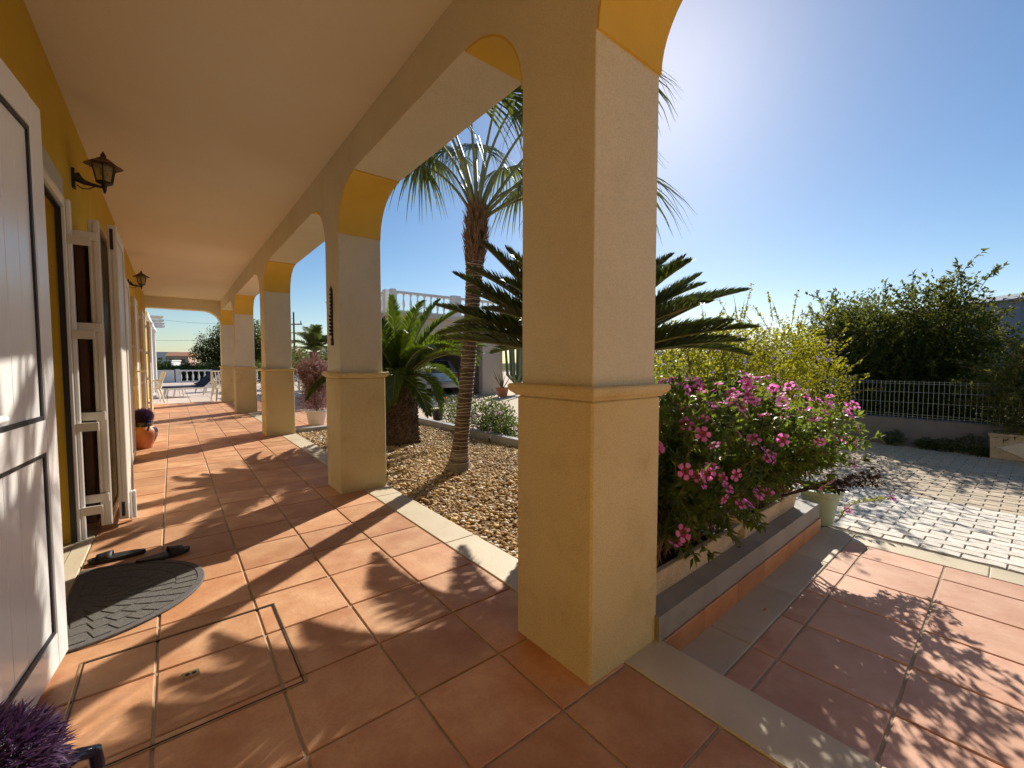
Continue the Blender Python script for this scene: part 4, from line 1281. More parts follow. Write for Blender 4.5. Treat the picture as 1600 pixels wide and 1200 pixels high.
put_flowers(t3, [np.array(pts[-1]) + [0.01, -0.01, 0.01], np.array(pts[1]) + [0.0, -0.02, 0.01]], [np.array([-.3, -.5, .8]), np.array([-.5, -.6, .5])], FLW, r_, 0.9, 1.0)

# ------------------------------------------------------------------ shrubs and trees
def shrub(name, label, cat, clumps, n, length, width, mat, seed, trunks=(), shoots=0, shoot_len=0.4, shoot_leaves=22, flowers=None, nfl=0, group=None, twigs=0, up=0.55, bias=0.45, crown='crown', bark='bark'):
    t = thing(name, label, cat, (0, 0, 0), 0, group)
    r_ = np.random.default_rng(seed)
    P, d = clump_points(clumps, n, r_, bias)
    D = unit(d * 0.7 + r_.normal(0, 0.55, d.shape) + [0, 0, 0.12])
    cl = np.array(clumps)
    stems = MB()
    if shoots:
        Pk, dk = clump_points(clumps, shoots, r_, 0.2)
        keep = dk[:, 2] > -0.25
        Pk, dk = Pk[keep], dk[keep]
        dk = unit(dk * 0.8 + [0, 0, up] + r_.normal(0, 0.25, dk.shape))
        P2, D2 = sprays(Pk, dk, shoot_leaves, shoot_len, r_)
        P = np.concatenate([P, P2]); D = np.concatenate([D, D2])
        for p_, q_ in list(zip(Pk, dk))[:160]:
            stems.tube([tuple(p_), tuple(p_ + q_ * shoot_len * 0.5), tuple(p_ + q_ * shoot_len * 0.95 - np.array([0, 0, 0.08 * shoot_len]))], [0.005, 0.004, 0.002], 4, cap=False)
    link(crown, leaves_mesh('leaves', P, D, length, width, r=r_, lift=0.5), mat, t)['kind'] = 'stuff'
    if trunks:
        b = MB()
        for (x, y_, z, r0) in trunks:
            best = cl[np.argsort(np.linalg.norm(cl[:, :2] - [x, y_], axis=1))]
            for c in best[:5]:
                mid = np.array([x, y_, z]) * 0.5 + c[:3] * 0.5 + [0, 0, -0.1 * abs(c[2] - z)] + r_.normal(0, 0.04, 3)
                b.tube([(x, y_, z), tuple(np.array([x, y_, z]) * .75 + mid * .25 + [0, 0, 0.05]), tuple(mid), tuple(c[:3])], [r0, r0 * .8, r0 * .5, r0 * .2], 7)
                for q in range(5):
                    d_ = unit(r_.normal(0, 1, (1, 3)))[0]
                    b.tube([tuple(mid * .4 + c[:3] * .6), tuple(c[:3] + d_ * c[3:6] * 0.85)], [r0 * .22, r0 * .06], 5, cap=False)
        b.build('trunk', bark, t, True)
    if stems.v:
        stems.build('twigs', 'twig', t)['kind'] = 'stuff'
    if flowers:
        Pf, df = clump_points(clumps, nfl, r_, 0.08)
        keep = df[:, 2] > -0.35
        Pf, df = Pf[keep] + df[keep] * 0.03, df[keep]
        put_flowers(t, Pf, unit(df + r_.normal(0, 0.4, df.shape) + [-0.2, -0.3, 0.3]), flowers, r_)
    return t

shrub('duranta_shrub', 'yellow-green shrub with small violet flowers behind the pink vinca', 'shrub',
      [(4.35, 2.83, 0.72, 0.65, 0.55, 0.5), (5.0, 2.68, 0.95, 0.65, 0.5, 0.5), (5.65, 2.73, 1.2, 0.55, 0.45, 0.5), (4.55, 2.28, 0.6, 0.5, 0.4, 0.5), (6.35, 2.78, 1.3, 0.6, 0.4, 0.42), (6.9, 2.35, 1.35, 0.5, 0.4, 0.4), (7.6, 2.25, 1.2, 0.5, 0.35, 0.38), (7.9, 2.8, 0.75, 0.55, 0.5, 0.6), (8.2, 2.2, 0.75, 0.42, 0.4, 0.55), (7.3, 2.9, 0.8, 0.6, 0.4, 0.6), (5.1, 2.38, 0.7, 0.5, 0.35, 0.45)],
      18000, 0.05, 0.031, 'duranta', 31, trunks=[(4.8, 2.35, DZ, 0.035), (5.0, 2.3, DZ, 0.03)], shoots=260, shoot_len=0.5, shoot_leaves=22, flowers=FLV, nfl=260, up=0.5)
shrub('vinca_shrub', 'small pink and crimson flowered shrub seen behind the first pillar above its ledge', 'shrub',
      [(3.45, 2.15, 0.68, 0.45, 0.4, 0.42), (3.0, 1.95, 0.55, 0.35, 0.35, 0.45)], 3200, 0.045, 0.02, 'vinca', 33, trunks=[(3.2, 2.05, -0.05, 0.015)], flowers=FLR + FLP, nfl=46)
# citrus trees beyond the fence
shrub('citrus_tree', 'dark green bushy tree behind the mesh fence, the left of two', 'tree',
      [(10.3, 3.1, 0.95, 0.9, 0.8, 0.85), (10.4, 2.45, 1.6, 0.85, 0.7, 0.8), (11.0, 2.6, 1.3, 1.0, 0.9, 0.95), (10.0, 2.5, 0.6, 0.9, 0.8, 0.8), (10.5, 3.8, 0.5, 0.7, 0.7, 0.6)],
      22000, 0.085, 0.038, 'citrus', 41, trunks=[(10.5, 2.8, -0.15, 0.09)], shoots=110, shoot_len=0.42, shoot_leaves=24, group='dark trees beyond the mesh fence')
shrub('citrus_tree', 'taller dark green tree behind the mesh fence with an upright leafy shoot', 'tree',
      [(10.1, 1.9, 1.5, 0.95, 0.85, 0.95), (10.2, 1.15, 1.65, 0.85, 0.75, 0.9), (10.6, 1.3, 1.1, 1.0, 0.9, 1.0), (10.0, 0.75, 1.1, 0.75, 0.7, 0.75), (9.9, 1.5, 0.6, 0.8, 0.8, 0.8), (10.15, 1.0, 2.35, 0.22, 0.2, 0.3)],
      24000, 0.085, 0.038, 'citrus', 42, trunks=[(10.3, 1.4, -0.15, 0.09)], shoots=130, shoot_len=0.45, shoot_leaves=24, group='dark trees beyond the mesh fence')
# hedge plants directly behind the fence
for i, yy in enumerate((2.75, 1.6, 0.5, -0.5)):
    shrub('hedge_shrub', ['dark hedge shrub close behind the mesh fence, partly behind the vinca', 'dark hedge shrub in the middle behind the mesh fence', 'dark hedge shrub behind the mesh fence next to the right-hand planter', 'dark hedge shrub behind the diamond planter at the right edge'][i], 'shrub',
          [(9.35, yy, 0.35, 0.35, 0.65, 0.55), (9.4, yy + 0.3, 0.1, 0.3, 0.5, 0.45), (9.3, yy - 0.3, 0.3, 0.3, 0.5, 0.4)], 6500, 0.06, 0.028, 'citrus', 50 + i, trunks=[(9.4, yy, -0.15, 0.02)], group='hedge shrubs behind the mesh fence')

# garden wall and mesh fence on the right
gw = tag(MB().box(8.78, 8.94, -4.0, 4.6, -0.4, 0.29).build('garden_wall', 'darkgrey'), 'low dark grey garden wall along the driveway under the mesh fence', 'wall')
MB().bbox(8.77, 8.95, -4.0, 4.6, 0.2905, 0.305, 0.004).build('coping', 'darkgrey', gw)
fence = thing('mesh_fence', 'pale green welded wire fence standing on the low grey wall', 'fence', (8.86, 0, 0.305))
vw = MB().tube([(0, 0, 0), (0, 0, 0.575)], 0.0034, 5).data('wire'); vw.materials.append(M['wire'])
yy = -2.0
while yy < 4.55:
    link('upright_wire', vw, None, fence, loc=(0, yy, 0)); yy += 0.055
for z in (0.025, 0.06, 0.24, 0.40, 0.53, 0.56):
    MB().tube([(0.006, -2.0, z), (0.006, 4.55, z)], 0.003, 5).build('cross_wire', 'wire', fence)
for yy in (-1.9, 0.05, 2.3, 4.5):
    MB().bbox(0.012, 0.052, yy - 0.02, yy + 0.02, 0.0, 0.60, 0.004).build('post', 'wire', fence)
fence2 = thing('mesh_fence', 'far wire fence at eye level between the pillar and the violet shrub', 'fence', (14.0, 0, DZ))
yy = 4.9
vw2 = MB().tube([(0, 0, 0), (0, 0, 1.28)], 0.0045, 4).data('wire'); vw2.materials.append(M['wire'])
while yy < 10.6:
    link('upright_wire', vw2, None, fence2, loc=(0, yy, 0)); yy += 0.10
for z in (0.3, 0.6, 0.9, 1.1, 1.25):
    MB().tube([(0.01, 4.9, z), (0.01, 10.6, z)], 0.005, 4).build('cross_wire', 'wire', fence2)
for yy in (4.9, 6.8, 8.7, 10.6):
    MB().box(0.016, 0.066, yy - 0.025, yy + 0.025, 0, 1.32).build('post', 'wire', fence2)

# concrete planter with diamond relief at the right edge
t = thing('diamond_planter', 'beige concrete planter with a raised diamond at the right edge of the driveway', 'planter', (8.50, 0.43, DZ))
pl = 1.25
def ringp(d, z, x0=0, x1=0.26, y0=-pl, y1=0.0): return [(x0 - d, y0 - d, z), (x1 + d * .3, y0 - d, z), (x1 + d * .3, y1 + d, z), (x0 - d, y1 + d, z)]
vs = ringp(-0.015, 0.004) + ringp(-0.012, 0.02) + ringp(0.0, 0.30) + ringp(0.012, 0.31) + ringp(0.014, 0.338) + ringp(0.01, 0.342) + ringp(-0.03, 0.342) + ringp(-0.03, 0.30)
fs = [(3, 2, 1, 0)]
for i in range(7):
    for q in range(4):
        fs.append((i * 4 + q, i * 4 + (q + 1) % 4, i * 4 + 4 + (q + 1) % 4, i * 4 + 4 + q))
MB().add(vs, fs).build('planter_wall', 'concrete', t)
MB().box(0.03, 0.23, -pl + 0.03, -0.03, 0.25, 0.30).build('soil', 'soil', t)
for yc in (-0.32, -0.93):
    zc, hw, hz = 0.155, 0.26, 0.125
    out = [(yc - hw, zc), (yc, zc - hz), (yc + hw, zc), (yc, zc + hz)]
    vs = [(0.010, y_, z_) for y_, z_ in out] + [(-0.014, yc + (y_ - yc) * .9, zc + (z_ - zc) * .9) for y_, z_ in out]
    MB().add(vs, [(0, 1, 5, 4), (1, 2, 6, 5), (2, 3, 7, 6), (3, 0, 4, 7), (4, 5, 6, 7)]).build('diamond', pm('diamond_stone', (0.66, 0.56, 0.44), (0.74, 0.64, 0.52), scale=14, rough=0.9, bump=0.4), t)
shrub('feathery_bush', 'loose feathery yellow-green bush growing in the diamond planter', 'shrub',
      [(8.65, 0.1, 0.62, 0.35, 0.45, 0.5), (8.6, -0.35, 0.75, 0.4, 0.5, 0.6), (8.75, -0.7, 0.65, 0.4, 0.5, 0.6), (8.7, 0.25, 1.05, 0.25, 0.3, 0.3), (8.7, -0.3, 1.15, 0.35, 0.4, 0.35)],
      13000, 0.075, 0.016, 'feather', 61, trunks=[(8.63, 0.0, 0.18, 0.02), (8.63, -0.5, 0.18, 0.02)], shoots=260, shoot_len=0.38, shoot_leaves=34, up=0.2)
for i, (yy, h, lab) in enumerate(((1.42, 0.22, 'leafy weed clump at the foot of the grey wall, half behind the vinca'), (1.05, 0.15, 'small dark weed at the foot of the grey wall'),
                             (0.86, 0.17, 'low spreading weed by the grey wall beside the small dark one'), (0.62, 0.26, 'upright green weed at the foot of the grey wall'), (0.52, 0.09, 'flat weed tuft on the paving near the diamond planter'))):
    shrub('weed', lab, 'weed', [(8.68, yy, DZ + h * 0.5, 0.08 + 0.02 * i % 3, 0.10 + h * 0.2, h * 0.5)], 260, 0.05, 0.022, 'hedge', 70 + i, trunks=[(8.70, yy, DZ, 0.004)], group='weeds along the grey wall')

# ------------------------------------------------------------------ garage with roof terrace, car inside
gar = thing('garage', 'pale garage building with a balustraded roof terrace behind the cycads', 'garage')
gx0, gx1, gy = 5.9, 10.75, 14.1
ox0, ox1 = 7.25, 9.75
b = MB()
b.box(gx0, ox0, gy, gy + 0.25, -0.15, 2.75).box(ox1, gx1, gy, gy + 0.25, -0.15, 2.75).box(ox0, ox1, gy, gy + 0.25, 2.2, 2.75)
b.box(gx0, gx0 + 0.25, gy + 0.25, gy + 6, -0.15, 2.75).box(gx1 - 0.25, gx1, gy + 0.25, gy + 6, -0.15, 2.75).box(gx0, gx1, gy + 6, gy + 6.2, -0.15, 2.75)
b.build('wall', 'garage', gar)
MB().box(gx0 - 0.12, gx1 + 0.12, gy - 0.12, gy + 6.3, 2.751, 2.90).build('roof_slab', 'garage', gar)
bal_prof = [(0.045, 0), (0.045, 0.04), (0.028, 0.06), (0.05, 0.17), (0.058, 0.24), (0.04, 0.36), (0.024, 0.46), (0.03, 0.52), (0.045, 0.54), (0.045, 0.58)]
bm_ = MB().lathe(bal_prof, 10).data('baluster'); bm_.materials.append(M['whitewall'])
bm_.polygons.foreach_set('use_smooth', [True] * len(bm_.polygons))
def balustrade(par, p0, p1, z0, step=0.24, mat='whitewall', posts=True):
    p0 = Vector(p0); p1 = Vector(p1); L_ = (p1 - p0).length; d = (p1 - p0) / L_
    rz = math.atan2(d.y, d.x)
    mm = Matrix.Translation((p0.x, p0.y, z0)) @ Matrix.Rotation(rz, 4, 'Z')
    MB().bbox(0, L_, -0.07, 0.07, 0, 0.08, 0.01, mm).build('plinth', mat, par)
    MB().bbox(-0.02, L_ + 0.02, -0.085, 0.085, 0.662, 0.75, 0.015, mm).build('rail', mat, par)
    n = int(L_ / step)
    for k in range(n):
        q = mm @ Vector(((k + 0.5) * L_ / n, 0, 0.081))
        link('baluster', bm_, None, par, loc=tuple(q))
    if posts:
        for u in (0, L_):
            MB().bbox(u - 0.1, u + 0.1, -0.1, 0.1, 0, 0.80, 0.01, mm).build('post', mat, par)
rt = thing('balustrade', 'white balustrade around the roof terrace of the garage', 'balustrade')
balustrade(rt, (gx0 + 0.1, gy), (gx0 + 2.5, gy), 2.901)
balustrade(rt, (gx0 + 2.7, gy), (gx1 - 0.1, gy), 2.901)
balustrade(rt, (gx0, gy + 0.3), (gx0, gy + 5.8), 2.901)

car = thing('car', 'silver car parked nose-in in the shade of the garage', 'car', (8.25, 14.9, DZ))
# local: rear at y=0, nose at y=4.3, width 1.7
sidep = [(0.02, 0.28), (0.0, 0.50), (0.05, 0.88), (0.10, 0.92), (0.42, 1.38), (0.75, 1.46), (2.0, 1.47), (2.9, 0.98), (4.1, 0.82), (4.3, 0.55), (4.3, 0.25)]
b = MB(); vs = []; fs = []
for s_, ins in ((-0.85, 0.0), (0.85, 0.0)):
    for (y_, z_) in sidep:
        tap = 0.17 if z_ > 1.0 else 0.0
        vs.append((s_ - math.copysign(tap, s_), y_, z_))
n = len(sidep)
fs = [tuple(range(n)), tuple(reversed(range(n, 2 * n)))] + [(i, n + i, n + (i + 1) % n, (i + 1) % n) for i in range(n)]
b.add(vs, fs).build('body', 'carpaint', car)
vs = [(-0.60, 0.135, 0.985), (0.60, 0.135, 0.985), (0.56, 0.385, 1.345), (-0.56, 0.385, 1.345)]
MB().add(vs + [(x_, y_ - 0.012, z_ + 0.01) for x_, y_, z_ in vs], [(4, 5, 6, 7), (0, 1, 5, 4), (1, 2, 6, 5), (2, 3, 7, 6), (3, 0, 4, 7)]).build('rear_window', 'glassdark', car)
for s_ in (-1, 1):
    MB().bbox(min(s_ * 0.84, s_ * 0.60), max(s_ * 0.84, s_ * 0.60), -0.012, 0.06, 0.66, 0.87, 0.01).build('tail_light', 'redlight', car)
    for yy in (0.75, 3.45):
        w = MB().lathe([(0.10, -0.1), (0.29, -0.1), (0.31, -0.08), (0.31, 0.08), (0.29, 0.1), (0.10, 0.1)], 20, (0, 0, 0), Matrix.Translation((s_ * 0.78, yy, 0.31)) @ Matrix.Rotation(R(90), 4, 'Y')).build('wheel', 'black', car, True)
        MB().lathe([(0.02, -0.105), (0.2, -0.105), (0.21, 0.105), (0.02, 0.105)], 16, (0, 0, 0), Matrix.Translation((s_ * 0.785, yy, 0.31)) @ Matrix.Rotation(R(90), 4, 'Y')).build('rim', 'carpaint', w, True)
MB().bbox(-0.86, 0.86, -0.06, 0.04, 0.30, 0.55, 0.02).build('bumper', 'carpaint', car)
MB().box(-0.80, 0.80, -0.064, -0.0605, 0.47, 0.49).build('bumper_strip', 'black', car)
MB().bbox(-0.26, 0.26, -0.012, -0.002, 0.60, 0.71, 0.003).build('number_plate', 'plate', car)

# ------------------------------------------------------------------ potted plants beyond the gravel bed
r_ = np.random.default_rng(77)
def simple_pot(name, label, loc, r0, r1, h, mat, rim=0.012):
    t = thing(name, label, 'pot', loc)
    MB().lathe([(r0, 0), (r0 * 1.02, 0.01), (r1 * 0.96, h * 0.85), (r1 * 0.97, h * 0.86), (r1 + rim, h * 0.87), (r1 + rim, h), (r1 - 0.012, h), (r1 - 0.02, h * 0.9)], 28).build('pot_wall', mat, t, True)
    MB().lathe([(r1 - 0.02, h * 0.88), (0.005, h * 0.9)], 20).build('soil', 'soil', t)
    return t
simple_pot('white_pot', 'white round plastic pot holding a pinkish feathery plant between two pillars', (2.10, 8.52, 0.0), 0.14, 0.19, 0.27, 'whiteplastic')
shrub('tamarisk', 'dusty pink feathery bush growing in the white pot', 'shrub', [(2.10, 8.52, 0.55, 0.26, 0.26, 0.3), (2.05, 8.55, 0.85, 0.22, 0.22, 0.28), (2.2, 8.5, 0.9, 0.2, 0.2, 0.3), (1.95, 8.6, 1.0, 0.14, 0.14, 0.22)],
      12000, 0.05, 0.010, 'pinkleaf', 81, trunks=[(2.1, 8.52, 0.24, 0.015)], shoots=170, shoot_len=0.3, shoot_leaves=30, up=0.9, bark='twig')
simple_pot('dark_pot', 'dark pot with a leafy plant between the third and fourth pillars', (1.86, 11.25, 0.0), 0.12, 0.16, 0.22, 'black')
shrub('leafy_plant', 'green long-leaved plant in the dark pot between the third and fourth pillars', 'plant', [(1.86, 11.25, 0.55, 0.25, 0.25, 0.35), (1.8, 11.2, 0.9, 0.2, 0.2, 0.3)], 420, 0.17, 0.035, 'citrus', 82, trunks=[(1.86, 11.25, 0.2, 0.015)])
simple_pot('black_pot', 'small black pot with an orange flower by the far kerb', (4.62, 8.45, DZ), 0.10, 0.14, 0.24, 'black')
t = shrub('strelitzia', 'spiky potted plant with one orange bloom in the small black pot', 'plant', [(4.62, 8.45, 0.22, 0.14, 0.14, 0.14)], 60, 0.22, 0.02, 'hedge', 83)
put_flowers(t, [np.array([4.78, 8.38, 0.36])], [np.array([-.3, -.5, .8])], [flower_mesh('flower', 0.055, 3, 'orange', False, 0.6)], r_)
shrub('yellow_shrub', 'small yellow-green shrub behind the palm trunk at the far kerb', 'shrub', [(4.35, 7.2, 0.12, 0.3, 0.35, 0.3), (4.5, 7.5, 0.25, 0.22, 0.25, 0.25)], 1900, 0.05, 0.022, 'hedge', 84, trunks=[(4.4, 7.3, DZ, 0.01)], flowers=FLP, nfl=6)
shrub('flower_bush', 'pale pink flowering bush leaning over the far kerb left of the pillar', 'shrub', [(4.25, 6.05, 0.2, 0.4, 0.5, 0.38), (4.15, 5.55, 0.12, 0.38, 0.4, 0.34), (4.05, 5.2, 0.0, 0.3, 0.3, 0.26)], 5200, 0.05, 0.03, 'hedge', 85, trunks=[(4.2, 5.8, DZ, 0.015)], flowers=FLP, nfl=70)
# candelabra cactus against the garage
t = thing('cactus', 'tall grey-green candelabra cactus beside the garage corner', 'cactus', (10.9, 13.3, DZ))
for k in range(13):
    a = k * 137.5; d = Vector((math.cos(R(a)), math.sin(R(a)), 0)); e_ = 0.10 + 0.035 * k
    pts = [(0, 0, 0.0), (0, 0, 0.35 + 0.03 * (k % 4)), tuple(d * e_ + Vector((0, 0, 0.8))), tuple(d * e_ * 1.25 + Vector((0, 0, 1.9 + 0.07 * (k % 5))))]
    b = MB().tube(pts, [0.07, 0.06, 0.06, 0.045], 6); b.build('branch', 'cactus', t)
simple_pot('red_pot', 'red-brown clay pot near the garage corner', (9.6, 12.6, DZ), 0.16, 0.24, 0.36, 'terracotta')
t = thing('bare_plant', 'leafless branching plant in the red-brown clay pot', 'plant', (9.6, 12.6, DZ + 0.3))
b = MB()
for k in range(9):
    a = r_.uniform(0, 6.28); e_ = r_.uniform(0.1, 0.4)
    b.tube([(0, 0, 0), (e_ * .5 * math.cos(a), e_ * .5 * math.sin(a), 0.3), (e_ * math.cos(a), e_ * math.sin(a), r_.uniform(0.5, 0.75))], [0.02, 0.015, 0.006], 5)
b.build('branches', 'twig', t)

# far feather palm seen between the pillars
fp = thing('feather_palm', 'distant palm with drooping fronds between the second and third pillars', 'palm', (5.35, 22.0, -0.12))
MB().tube([(0, 0, 0), (0, 0, 1.0), (0.05, 0, 1.8)], [0.28, 0.25, 0.22], 12).build('trunk', 'bark_palm', fp, True)
fcache = [strip_frond('frond', 70, 1.55, R(e_), R(c_), 0.36, 0.026, R(10), 'hedge', 300 + i, lean=0.4) for i, (e_, c_) in enumerate(((70, 80), (50, 85), (30, 75), (80, 55)))]
rdat = []
for rach, lm in fcache:
    me = rach.data('rachis'); me.materials.append(M['petiole']); lm.materials.append(M['hedge']); rdat.append((me, lm))
for k in range(30):
    me, lm = rdat[k % 4]
    f = link('frond', lm, None, fp, loc=(0.05, 0, 1.8), rot=(r_.normal(0, .1), 0, R(k * 137.5)))
    link('rachis', me, None, f)

# ------------------------------------------------------------------ terrace furniture
def chair(x, y, rz, label):
    t = thing('plastic_chair', label, 'chair', (x, y, -0.002), rz, 'white plastic garden chairs')
    # faces -y
    MB().bbox(-0.23, 0.23, -0.23, 0.22, 0.40, 0.43, 0.012).build('seat', 'whiteplastic', t)
    for sx in (-1, 1):
        for sy, lean_ in ((-1, -0.04), (1, 0.08)):
            MB().tube([(sx * 0.22, sy * 0.21, 0.415), (sx * 0.245, sy * 0.23 + lean_ * .5, 0.2), (sx * 0.26, sy * 0.23 + lean_, 0.0)], [0.03, 0.025, 0.02], 6).build('leg', 'whiteplastic', t)
        MB().tube([(sx * 0.25, -0.20, 0.42), (sx * 0.27, -0.22, 0.62), (sx * 0.27, -0.05, 0.655), (sx * 0.26, 0.2, 0.64), (sx * 0.22, 0.27, 0.66)], [0.022, 0.024, 0.026, 0.024, 0.02], 6).build('armrest', 'whiteplastic', t)
    for k in range(6):
        xx = -0.19 + k * 0.076
        MB().tube([(xx, 0.215, 0.42), (xx * 1.02, 0.27, 0.62), (xx * 1.03, 0.35, 0.88)], [0.02, 0.018, 0.018], 5).build('back_slat', 'whiteplastic', t)
    MB().tube([(-0.235, 0.22, 0.42), (-0.24, 0.28, 0.65), (-0.22, 0.36, 0.90), (0.22, 0.36, 0.90), (0.24, 0.28, 0.65), (0.235, 0.22, 0.42)], 0.022, 6).build('back_frame', 'whiteplastic', t)
chair(-0.55, 16.2, R(-80), 'white plastic garden chair left of the walkway beyond the arch')
chair(1.22, 15.75, R(10), 'white plastic garden chair half hidden by the farthest pillar')
t = thing('garden_table', 'white round garden table beside the left plastic chair', 'table', (-1.15, 16.7, -0.002))
MB().lathe([(0.45, 0.70), (0.46, 0.71), (0.46, 0.73), (0.44, 0.735)], 28).build('table_top', 'whiteplastic', t, True)
for k in range(4):
    a = R(45 + 90 * k)
    MB().tube([(0.25 * math.cos(a), 0.25 * math.sin(a), 0.70), (0.36 * math.cos(a), 0.36 * math.sin(a), 0.0)], [0.03, 0.022], 6).build('leg', 'whiteplastic', t)
def lounger(x, y, rz, label):
    t = thing('sun_lounger', label, 'sun lounger', (x, y, -0.002), rz, 'loungers on the terrace')
    for sx in (-0.3, 0.3):
        MB().bbox(sx - 0.025, sx + 0.025, -0.95, 0.75, 0.27, 0.32, 0.006).build('side_rail', 'whiteplastic', t)
        for yy in (-0.75, 0.45):
            MB().tube([(sx, yy, 0.27), (sx, yy - 0.06, 0.0)], [0.03, 0.025], 6).build('leg', 'whiteplastic', t)
        MB().tube([(sx, 0.15, 0.32), (sx, 0.75, 0.85)], 0.025, 6).build('back_rail', 'whiteplastic', t)
        MB().tube([(sx, 0.62, 0.72), (sx, 0.90, 0.0)], 0.022, 6).build('back_strut', 'whiteplastic', t)
    for k in range(12):
        MB().bbox(-0.275, 0.275, -0.93 + k * 0.09, -0.87 + k * 0.09, 0.30, 0.315, 0.003).build('slat', 'whiteplastic', t)
    MB().bbox(-0.27, 0.27, -0.88, 0.16, 0.322, 0.38, 0.02).build('seat_cushion', 'navy', t)
    mm = Matrix.Translation((0, 0.16, 0.345)) @ Matrix.Rotation(R(42), 4, 'X')
    MB().bbox(-0.27, 0.27, 0.0, 0.82, 0.0, 0.07, 0.02, mm).build('back_cushion', 'navy', t)
    return t
lounger(0.62, 18.6, R(-66), 'white sun lounger with navy cushions, the nearer one on the terrace')
lounger(1.55, 21.2, R(-60), 'white sun lounger with navy cushions behind the nearer lounger')
t = thing('foot_stool', 'white plastic footrest standing in front of the loungers', 'stool', (0.02, 19.0, -0.002), R(20))
MB().bbox(-0.28, 0.28, -0.2, 0.2, 0.27, 0.31, 0.01).build('top', 'whiteplastic', t)
for sx in (-0.2, 0.2):
    for sy in (-0.13, 0.13):
        MB().tube([(sx, sy, 0.27), (sx * 1.25, sy, 0.0)], 0.025, 6).build('leg', 'whiteplastic', t)

# pergola at the end of the house
t = thing('pergola', 'white pergola with a round column beyond the end of the house wall', 'pergola', (0, 0, 0))
for yy in (18.0, 22.0):
    MB().lathe([(0.13, 0), (0.13, 0.12), (0.085, 0.16), (0.08, 1.4), (0.07, 2.3), (0.09, 2.33), (0.11, 2.38), (0.125, 2.41), (0.125, 2.46)], 20, (-0.55, yy, -0.003)).build('column', 'whitewall', t, True)
MB().bbox(-0.62, -0.48, 15.6, 23.5, 2.462, 2.58, 0.01).build('main_beam', 'whitewall', t)
for k in range(4):
    yy = 18.0 + k * 1.5
    MB().prism([(-3.0, 2.582), (-0.26, 2.582), (-0.17, 2.63), (-0.17, 2.68), (-3.0, 2.68)], yy - 0.05, yy + 0.05, 'y').build('rafter', 'whitewall', t)

# boundary of the terrace
bal = thing('balustrade', 'white stone balustrade along the far edge of the terrace', 'balustrade')
balustrade(bal, (0.25, 32.6), (3.2, 32.6), -0.012, 0.27); balustrade(bal, (3.45, 32.6), (7.5, 32.6), -0.012, 0.27)
tag(MB().box(-8, 0.10, 32.5, 32.7, -0.3, 0.74).build('parapet_wall', 'whitewall'), 'solid white parapet wall left of the far balustrade', 'wall')
bal2 = thing('balustrade', 'low white balustrade glimpsed behind the pinkish potted bush', 'balustrade')
balustrade(bal2, (3.9, 20.4), (8.2, 20.4), -0.12, 0.27)

# trees, hedge and houses in the distance
shrub('round_tree', 'big dark round tree beyond the far balustrade', 'tree',
      [(3.6, 37.0, 2.5, 1.9, 1.8, 1.5), (2.6, 36.6, 2.0, 1.5, 1.4, 1.1), (4.8, 37.2, 2.9, 1.9, 1.8, 1.5), (3.2, 36.6, 1.2, 1.7, 1.5, 0.8), (5.6, 37.0, 2.0, 1.6, 1.5, 1.4), (1.6, 36.6, 1.7, 0.7, 0.7, 0.5)],
      17000, 0.17, 0.085, 'citrus', 91, trunks=[(4.0, 37.0, -0.3, 0.18)], shoots=70, shoot_len=0.6, shoot_leaves=18)
for i in range(9):
    hx = -3.2 + i * 1.25
    shrub('hedge_bush', ['first', 'second', 'third', 'fourth', 'fifth', 'sixth', 'seventh', 'eighth', 'ninth'][i] + ' bush from the left in the hedge behind the far balustrade', 'shrub',
          [(hx, 34.3 + 0.3 * (i % 2), 0.42, 0.75, 0.6, 0.62 + 0.12 * (i % 3)), (hx + 0.4, 34.6, 0.75, 0.5, 0.5, 0.5)], 2200, 0.13, 0.06, 'hedge', 100 + i, trunks=[(hx, 35, -0.3, 0.03)], group='hedge bushes beyond the terrace')
tag(MB().box(-1.5, 6.5, 36.0, 36.02, -0.3, 1.0).build('garden_netting', 'netting'), 'strip of green garden netting behind the far balustrade', 'netting')
OLV = [((16.2, 10.2), 1.9, 'grey-green olive tree just right of the nearest pillar behind the far fence'), ((18.5, 9.2), 2.2, 'olive tree behind the far fence, second from the nearest pillar'), ((20.5, 8.4), 2.5, 'darker tree behind the far fence near the violet shrub'), ((16.0, 7.3), 1.6, 'low olive bush behind the violet shrub'), ((19.5, 5.2), 2.1, 'olive tree mostly hidden behind the violet shrub')]
for i, ((x_, y_), h, lab) in enumerate(OLV):
    shrub('olive_tree', lab, 'tree', [(x_, y_, h * 0.55, 1.1, 1.1, h * 0.42), (x_ + 0.6, y_ - 0.5, h * 0.5, 0.9, 0.9, h * 0.4), (x_ - 0.5, y_ + 0.5, h * 0.4, 0.9, 0.9, h * 0.35)], 4200, 0.11, 0.03, ['olive', 'olive', 'citrus', 'olive', 'citrus'][i], 120 + i, trunks=[(x_, y_, -0.3, 0.1)], shoots=40, shoot_len=0.5, group='trees behind the far fence')
